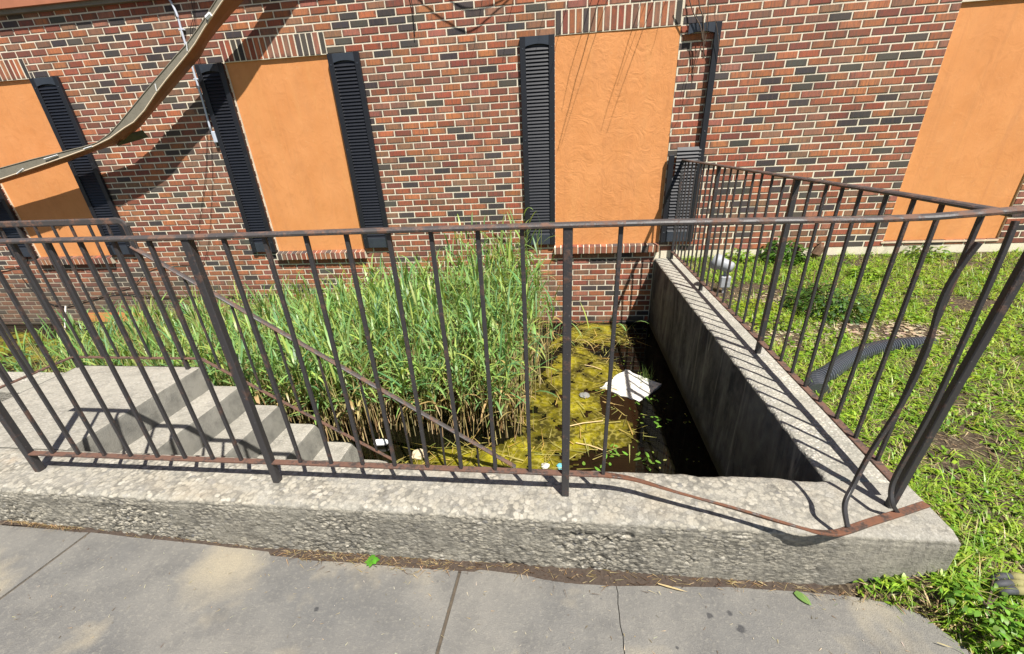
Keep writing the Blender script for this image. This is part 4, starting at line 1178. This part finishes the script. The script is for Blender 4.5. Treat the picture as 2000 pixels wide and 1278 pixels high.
for k, (a, b, lb) in enumerate((((1142, 713), (1175, 722), 'pale broken reed stem floating near the upper edge of the algae'), ((1100, 835), (1178, 822), 'long yellow reed stem lying across the algae'), ((1125, 865), (1180, 880), 'yellow reed stem floating at the lower edge of the algae'))):
    p = atZ(*a, WATER+.018); q = atZ(*b, WATER+.02); mb = MB(); mb.tube([p, (p+q)/2+Vector((0, .01, .004)), q], .005, 5); props(mb.obj('broken_reed', 'straw'), lb, 'broken reed')

# ------------------------------------------------------------------ lawn plants
HOSE = [Vector((1.532, -3.03, -.012)), Vector((1.565, -2.93, .0)), atZ(1620, 728, .006), atZ(1655, 703, .004), atZ(1690, 688, .0), atZ(1735, 677, -.01), atZ(1785, 672, -.022), atZ(1818, 672, -.06)]
def bare(x, y):
    v = fbm(x, y, 11, 1.6)
    for cx, cy, r in ((2.0, -1.45, .42), (1.75, -2.2, .25), (2.6, -2.2, .28), (2.25, -2.05, .35), (1.9, -1.0, .22), (2.15, -3.1, .14), (2.3, -3.0, .2), (2.6, -1.0, .3), (3.2, -.9, .35), (1.8, -.5, .2), (3.4, -1.6, .3), (2.9, -2.6, .22), (2.0, -3.4, .16), (2.5, -3.5, .2)):
        d = math.hypot(x-cx, y-cy); v -= .55*max(0, 1-d/r)
    if x < 1.62: v -= .12
    return v
G_BR = [(.25, .38, .03), (.19, .33, .028), (.31, .44, .045), (.12, .25, .022)]
G_GR = [(.23, .38, .035), (.31, .46, .05), (.17, .30, .035), (.38, .46, .08)]
def lz_any(x, y): return lawn_z(x, y) if y > -4.06 else verge_z(x, y)
L = Leaves(); Lg = Leaves()
def in_bed(x, y):  # planted lawn and verge
    if y > -.03: return False
    if y > -4.06: return x > 1.485
    ex = edge_x(y)
    return x > ex+.02+.05*nz(y*7, 1.)
n = 0; tries = 0
while n < 19000 and tries < 120000:
    tries += 1
    # denser near the camera
    x = 1.45+random.random()**1.25*4.4; y = -5.0+random.random()**.9*5.0
    if not in_bed(x, y): continue
    if bare(x, y)+random.uniform(-.2, .25)+.25*fbm(x, y, 6, 7) < -.22: continue
    n += 1; z = lz_any(x, y)-.004
    if random.random() < .54:
        near = y < -2.6
        k = random.randint(4, 8); col = random.choice(G_BR); s = random.uniform(.5, 1.1)*(.85 if near else 1.05)
        hgt = random.uniform(.006, .05)
        for q in range(k):
            a = random.uniform(0, 6.28); el = random.uniform(.1, .95)
            L.blade((x+random.gauss(0, .008), y+random.gauss(0, .008), z+hgt*random.random()), (math.cos(a)*math.cos(el), math.sin(a)*math.cos(el), math.sin(el)), random.uniform(.020, .050)*s, random.uniform(.009, .019)*s, random.uniform(.5, 1.4), jit(col, .25), 3)
    else:
        k = random.randint(6, 12); col = random.choice(G_GR)
        if random.random() < .16: col = (.46, .39, .19)
        for q in range(k):
            a = random.uniform(0, 6.28); el = random.uniform(.3, 1.3)
            Lg.blade((x+random.gauss(0, .018), y+random.gauss(0, .018), z), (math.cos(a)*math.cos(el), math.sin(a)*math.cos(el), math.sin(el)), random.uniform(.04, .115), random.uniform(.003, .006), random.uniform(.5, 1.9), jit(col, .3), 3, tip=1)
for _ in range(1500):
    y = -4.07-random.random()**1.3*.6; x = edge_x(y)+.015+random.random()**1.2*.42
    if x < edge_x(y)+.05 and random.random() < .5: continue
    z = verge_z(x, y)-.002
    if fbm(x, y, 3, 9) < -.05: continue
    col = random.choice(G_BR+G_GR)
    for q in range(random.randint(4, 8)):
        a = random.uniform(0, 6.28); el = random.uniform(.2, 1.2)
        if random.random() < .5: Lg.blade((x+random.gauss(0, .012), y+random.gauss(0, .012), z), (math.cos(a)*math.cos(el), math.sin(a)*math.cos(el), math.sin(el)), random.uniform(.03, .09), random.uniform(.0025, .005), random.uniform(.4, 1.8), jit(col, .3), 3, tip=1)
        else: L.blade((x+random.gauss(0, .008), y+random.gauss(0, .008), z+.015*random.random()), (math.cos(a)*math.cos(el), math.sin(a)*math.cos(el), math.sin(el)), random.uniform(.016, .036), random.uniform(.008, .015), random.uniform(.5, 1.4), jit(col, .25), 3)
# taller grass tufts beside the wall corner and along the hose
for cx, cy, num, hh in ((1.56, -4.02, 90, .11), (1.50, -4.09, 70, .10), (1.35, -4.10, 40, .07), (1.95, -2.62, 130, .12), (2.05, -2.5, 90, .09), (1.62, -3.7, 90, .1), (1.75, -3.9, 90, .1), (1.60, -3.3, 60, .09), (1.12, -4.068, 26, .04), (2.0, -3.6, 120, .1), (1.62, -4.2, 90, .1)):
    for _ in range(num):
        x = random.gauss(cx, .07); y = random.gauss(cy, .05)
        if y > -4.06 and x < 1.48: continue
        if y < -4.06 and x < edge_x(y)+.0: continue
        a = random.uniform(0, 6.28); el = random.uniform(.5, 1.35)
        Lg.blade((x, y, lz_any(x, y)), (math.cos(a)*math.cos(el), math.sin(a)*math.cos(el), math.sin(el)), hh*random.uniform(.5, 1.3), random.uniform(.003, .0065), random.uniform(.4, 1.6), jit(random.choice(G_GR), .25), 3, tip=1)
props(L.obj('weeds'), 'bright green broad leaved weeds spread over the lawn', 'weeds', kind='stuff')
props(Lg.obj('grass'), 'patchy green grass tufts growing on the lawn', 'grass', kind='stuff')
# straw and dead litter on lawn and along the curb
L = Leaves()
for q_ in range(12600):
    x = 1.45+random.random()**1.3*3.2; y = -4.9+random.random()*4.85
    if q_ > 10200: y = -4.07-random.random()*.6; x = edge_x(y)+abs(random.gauss(0, .1))
    if not in_bed(x, y) and q_ <= 10200: continue
    if bare(x, y) > .1 and random.random() < .8: continue
    a = random.uniform(0, 6.28)
    L.blade((x, y, lz_any(x, y)+random.uniform(.002, .010)), (math.cos(a), math.sin(a), random.uniform(-.1, .2)), random.uniform(.015, .07), random.uniform(.002, .007), .2, jit(random.choice([(.45, .34, .19), (.33, .24, .13), (.55, .45, .29), (.15, .10, .06)]), .3), 2, tip=1)
# chips near bare soil
for _ in range(900):
    cx, cy = random.choice([(2.25, -2.05), (2.6, -2.15), (1.75, -2.2), (2.0, -1.5)])
    x, y = random.gauss(cx, .22), random.gauss(cy, .16)
    if not in_bed(x, y): continue
    a = random.uniform(0, 6.28); g = random.uniform(.008, .03)
    L.blade((x, y, lz_any(x, y)+.006), (math.cos(a), math.sin(a), .1), g*1.3, g, .1, jit((.55, .46, .34), .3), 2)
props(L.obj('lawn_litter'), 'dry straw and wood chips scattered over the bare soil of the lawn', 'litter', kind='stuff')
# strip of mulch and straw along the foot of the curb
mb = MB(); n = 170; k = 7; vs_ = []
def strip_w(x):
    v = .030+.018*fbm(x, 0, 0, 3)
    if -.25 < x < .75: v += .030*math.sin((x+.25)/1.0*math.pi)
    if -1.05 < x < -.25: v += .012
    if x < -1.2: v -= .022
    return max(.001, v)
for i in range(n+1):
    x = -2.6+(1.15+2.6)*i/n
    for j in range(k):
        t = j/(k-1); y = -4.045-(strip_w(x)+.012)*t
        vs_.append((x, y, side_z(x)+.010*(1-t)**.8+.004*nz(x*40, y*40)*(1-t)-.002*t+.0005))
mb.add(vs_, [(i*k+j, i*k+j+1, (i+1)*k+j+1, (i+1)*k+j) for i in range(n) for j in range(k-1)])
props(mb.obj('mulch', 'mulch', smooth=True), 'dark strip of dirt and mulch along the foot of the concrete wall', 'mulch', kind='stuff')
L = Leaves()
for _ in range(4200):
    x = random.uniform(-2.55, 1.5); wv = strip_w(min(x, 1.1))
    dens = .25+.75*max(0, fbm(x, 3, 0, 2.3)+.35)
    if -1.1 < x < -.35: dens += .5
    if -.2 < x < .75: dens *= .55
    if x < -2.2: dens += .5
    if -2.15 < x < -1.15: dens *= .12
    if -.35 > x > -1.15: dens *= .8
    if x > .8: dens *= .6
    if random.random() > dens*.7: continue
    y = -4.05-abs(random.gauss(0, wv*.75)); 
    if x > 1.0: y -= .02
    a = random.gauss(0, .7)+(0 if random.random() < .5 else math.pi)
    L.blade((x, y, side_z(x)+.006+random.uniform(0, .010)), (math.cos(a), math.sin(a), random.uniform(-.06, .1)), random.uniform(.010, .045), random.uniform(.0010, .0026), .1, jit(random.choice([(.45, .33, .17), (.36, .25, .12), (.52, .42, .26), (.14, .085, .05), (.10, .06, .04)]), .3), 2, tip=1)
for _ in range(260):
    x = random.uniform(-2.2, 1.4); y = random.uniform(-4.5, -4.08)
    if x > edge_x(y): continue
    a = random.uniform(0, 6.28)
    L.blade((x, y, side_z(x)+.003), (math.cos(a), math.sin(a), .02), random.uniform(.006, .02), random.uniform(.001, .003), .02, jit(random.choice([(.5, .4, .25), (.2, .15, .1), (.6, .55, .45)]), .3), 2, tip=1)
for (u, v), (u2, v2), wd in (((1285, 1140), (1342, 1156), .008), ((1680, 1150), (1712, 1135), .009), ((1830, 1255), (1862, 1266), .004), ((1480, 1135), (1500, 1145), .004)):
    p = atZ(u, v, -.272); q = atZ(u2, v2, -.272); d = q-p; L.blade(tuple(p), tuple(d), d.length, wd, 0, jit((.62, .5, .28), .1), 3)
props(L.obj('straw'), 'dry straw bits lying along the foot of the concrete wall', 'straw', kind='stuff')

def plant(name, label, cat, pos, n, rad, hgt, ll, lw, cols, stems=6, group=None):
    t = empty(name, pos, label, cat, group); L = Leaves(); S = MB()
    for k in range(stems):
        a = random.uniform(0, 6.28); r = rad*random.uniform(.2, .9)
        tip = Vector((pos[0]+math.cos(a)*r, pos[1]+math.sin(a)*r, pos[2]+hgt*random.uniform(.5, .95)))
        S.tube([pos, tuple(Vector(pos)*.5+tip*.5+Vector((0, 0, hgt*.15))), tuple(tip)], [.004, .003, .0015], 5)
    for k in range(n):
        a = random.uniform(0, 6.28); r = rad*math.sqrt(random.random()); zt = hgt*random.uniform(.1, 1)*(1-.5*(r/rad)**2)
        el = random.uniform(-.1, .9); a2 = a+random.gauss(0, .7)
        L.blade((pos[0]+math.cos(a)*r, pos[1]+math.sin(a)*r, pos[2]+zt), (math.cos(a2)*math.cos(el), math.sin(a2)*math.cos(el), math.sin(el)), ll*random.uniform(.6, 1.2), lw*random.uniform(.6, 1.2), random.uniform(.5, 1.5), jit(random.choice(cols), .3), 3)
    S.obj('stem', 'vine', t); o = L.obj('foliage', t, origin=pos); return t
DK = [(.055, .125, .022), (.085, .18, .025), (.04, .10, .02)]
def P3(u, v, z=-.05): p = atZ(u, v, z); return (p.x, p.y, lawn_z(p.x, p.y)-.005)
plant('shrub', 'dark green leafy shrub with reddish dead twigs in the middle of the lawn', 'shrub', P3(1612, 610), 620, .30, .24, .055, .024, DK, 16)
plant('shrub', 'dark green broad leaved plant against the foundation beside the stump', 'shrub', (2.55, -.16, -.02), 240, .22, .26, .08, .042, [(.06, .14, .02), (.10, .22, .025)], 9)
plant('ground_plant', 'low yellow green plant spreading beside the retaining wall', 'plant', P3(1478, 608), 420, .17, .08, .028, .016, [(.30, .36, .02), (.24, .32, .02)], 8)
plant('ground_plant', 'second low yellow green plant nearer along the retaining wall', 'plant', P3(1512, 640), 260, .13, .07, .03, .017, [(.22, .33, .02), (.15, .27, .02)], 8)
plant('weed', 'leafy green weed clump near the hose end by the shrub', 'weed', P3(1690, 545), 160, .14, .12, .05, .028, G_BR, 6)
plant('weed', 'leafy green weed growing beside the grey flood light', 'weed', P3(1440, 515), 170, .15, .13, .05, .03, G_BR, 6)
plant('weed', 'bright weed clump at the foot of the wall corner in front', 'weed', (1.54, -4.17, -.185), 130, .10, .06, .026, .014, [(.15, .30, .03), (.12, .25, .03)], 5)
plant('weed', 'leafy weed in the front right corner of the lawn by the sidewalk edge', 'weed', (1.58, -4.27, -.22), 140, .09, .06, .026, .015, [(.16, .31, .03), (.12, .25, .03)], 5)
plant('weed', 'green weed at the base of the wide orange panel', 'weed', (4.05, -.12, -.01), 160, .2, .14, .06, .03, DK+G_BR, 6)
# little seedling on the sidewalk and the fallen leaf
pz = atZ(736, 1076, -.275); pz.y = -4.082; pz.z = -.272
t = empty('seedling', tuple(pz), 'small bright green seedling sprouting at the foot of the concrete wall', 'seedling')
L = Leaves()
for k in range(9):
    a = k*2.4; el = random.uniform(.15, .6)
    L.blade(tuple(pz), (math.cos(a)*math.cos(el), math.sin(a)*math.cos(el), math.sin(el)), random.uniform(.024, .04), random.uniform(.016, .024), .9, jit((.11, .33, .03), .2), 3)
L.obj('foliage', t, origin=tuple(pz))
mb = MB(); mb.tube([tuple(pz-Vector((0, 0, .012))), tuple(pz+Vector((0, 0, .008)))], .002, 5); mb.obj('stem', 'vine', t)
L = Leaves(); p = atZ(1553, 1156, -.276); q = atZ(1582, 1180, -.276); d = q-p
L.blade(tuple(p), (d.x, d.y, .012), d.length*1.1, .028, .35, (.17, .30, .08), 5, side=(-d.y, d.x, .012))
props(L.obj('fallen_leaf'), 'single green leaf lying on the grey sidewalk', 'leaf')

# ------------------------------------------------------------------ hose, lamp, stump, glove
hp = smooth_path(HOSE, 34); rs = []
ds = 0; prev = hp[0]
path = []
step = .0054; acc = 0
for a, b in zip(hp, hp[1:]):
    d = (b-a).length; k = 0
    while acc <= d:
        path.append(a+(b-a)*(acc/d if d else 0)); acc += step
    acc -= d
rs = [.050 if (i % 4) < 2 else .035 for i in range(len(path))]
mb = MB(); mb.tube(path, rs, 14); props(mb.obj('drain_hose', 'hose'), 'black corrugated drain hose curving across the lawn', 'hose')
lp = P3(1411, 575)
t = empty('flood_light', lp, 'grey garden flood light on a small box behind the railing', 'flood light')
bx = Vector(lp); mb = MB(); mb.tube([(bx.x, bx.y, bx.z-.05), (bx.x, bx.y, bx.z+.10)], .012, 8); mb.obj('stake', 'pvc_grey', t)
mb = MB(); mb.cbox(bx.x-.045, bx.x+.045, bx.y-.03, bx.y+.03, bx.z+.06, bx.z+.17, .008); mb.obj('junction_box', 'lamp_metal', t)
mb = MB(); mb.tube([(bx.x+.01, bx.y-.034, bx.z+.115), (bx.x+.01, bx.y-.029, bx.z+.115)], .012, 10); mb.obj('plug', 'pvc_grey', t)
mb = MB(); mb.tube([(bx.x-.005, bx.y, bx.z+.165), (bx.x-.012, bx.y+.02, bx.z+.23)], .014, 8); mb.obj('swivel', 'lamp_metal', t)
hc = Vector((bx.x-.03, bx.y+.02, bx.z+.27)); ax = Vector((-.75, .5, .28)).normalized()
s1 = ax.cross(Vector((0, 0, 1))).normalized(); s2 = s1.cross(ax); mb = MB(); n = 16
pr = [(0.0, -.09), (.035, -.09), (.05, -.075), (.055, -.03), (.057, .02), (.068, .03), (.072, .05), (.072, .095), (.062, .098), (.058, .06), (0, .055)]
vs_ = [tuple(hc+ax*h+s1*(r*math.cos(2*math.pi*k/n))+s2*(r*math.sin(2*math.pi*k/n))) for r, h in pr for k in range(n)]
mb.add(vs_, [(i*n+k, i*n+(k+1) % n, (i+1)*n+(k+1) % n, (i+1)*n+k) for i in range(len(pr)-1) for k in range(n)]); mb.obj('lamp_head', 'lamp_metal', t, smooth=True)
# dead stump by the foundation
sx, sy = 2.86, -.12
t = empty('stump', (sx, sy, -.03), 'dry brown broken plant stump against the foundation', 'stump')
mb = MB(); mb.tube([(sx-.12, sy, -.05), (sx-.13, sy-.01, .08), (sx-.16, sy, .17)], [.035, .028, .018], 7); mb.obj('stem', 'dead_wood', t)
mb = MB(); mb.tube([(sx+.05, sy, -.05), (sx+.05, sy-.02, .05), (sx+.09, sy, .12), (sx+.06, sy, .17)], [.05, .05, .055, .03], 8); mb.obj('stem', 'dead_wood', t)
bxp_ = P3(1580, 585)
t = empty('dead_twigs', bxp_, 'reddish brown dead twigs poking out of the dark shrub', 'twigs')
for k in range(14):
    a = random.uniform(0, 6.28); q = Vector(bxp_)+Vector((math.cos(a)*random.uniform(.05, .22), math.sin(a)*random.uniform(.05, .22), random.uniform(.1, .26)))
    mb = MB(); mb.tube([bxp_, tuple(Vector(bxp_)*.5+q*.5+Vector((random.gauss(0, .03), random.gauss(0, .03), .02))), tuple(q)], [.007, .005, .002], 5); mb.obj('twig', 'dead_wood', t)
# glove lying in the grass at the corner
gp = atZ(1985, 1142, -.15)
t = empty('glove', tuple(gp), 'crumpled olive work glove with dark grey fingertips lying in the grass', 'glove')
for k, (du, dv, l_) in enumerate(((-52, -12, 62), (-50, 2, 60), (-36, 16, 56))):
    tip = atZ(1985+du+4, 1142+dv, -.152+.006*k); root = atZ(1990+20, 1142+dv*.9+2, -.150)
    mid = tip*.55+root*.45+Vector((0, 0, .012))
    mb = MB(); mb.tube([tip-(mid-tip)*.08, tip, tip*.5+mid*.5+Vector((0, 0, .006)), mid], [.003, .010, .013, .0135], 10); mb.obj('fingertip', 'glove_grey', t, smooth=True)
    mb = MB(); mb.tube([mid, mid*.5+root*.5+Vector((0, 0, .006)), root], [.0138, .015, .016], 10); mb.obj('finger', 'glove_olive', t, smooth=True)
mb = MB(); q0 = atZ(1998, 1142, -.152); q1 = atZ(2060, 1140, -.155)
mb.sweep([q0, (q0+q1)/2+Vector((0, 0, .01)), q1], [[(.034*math.cos(a)*s_, .016*math.sin(a)*s_) for a in [2*math.pi*k/12 for k in range(12)]] for s_ in (1.0, 1.15, 1.0)]); mb.obj('palm', 'glove_olive', t, smooth=True)
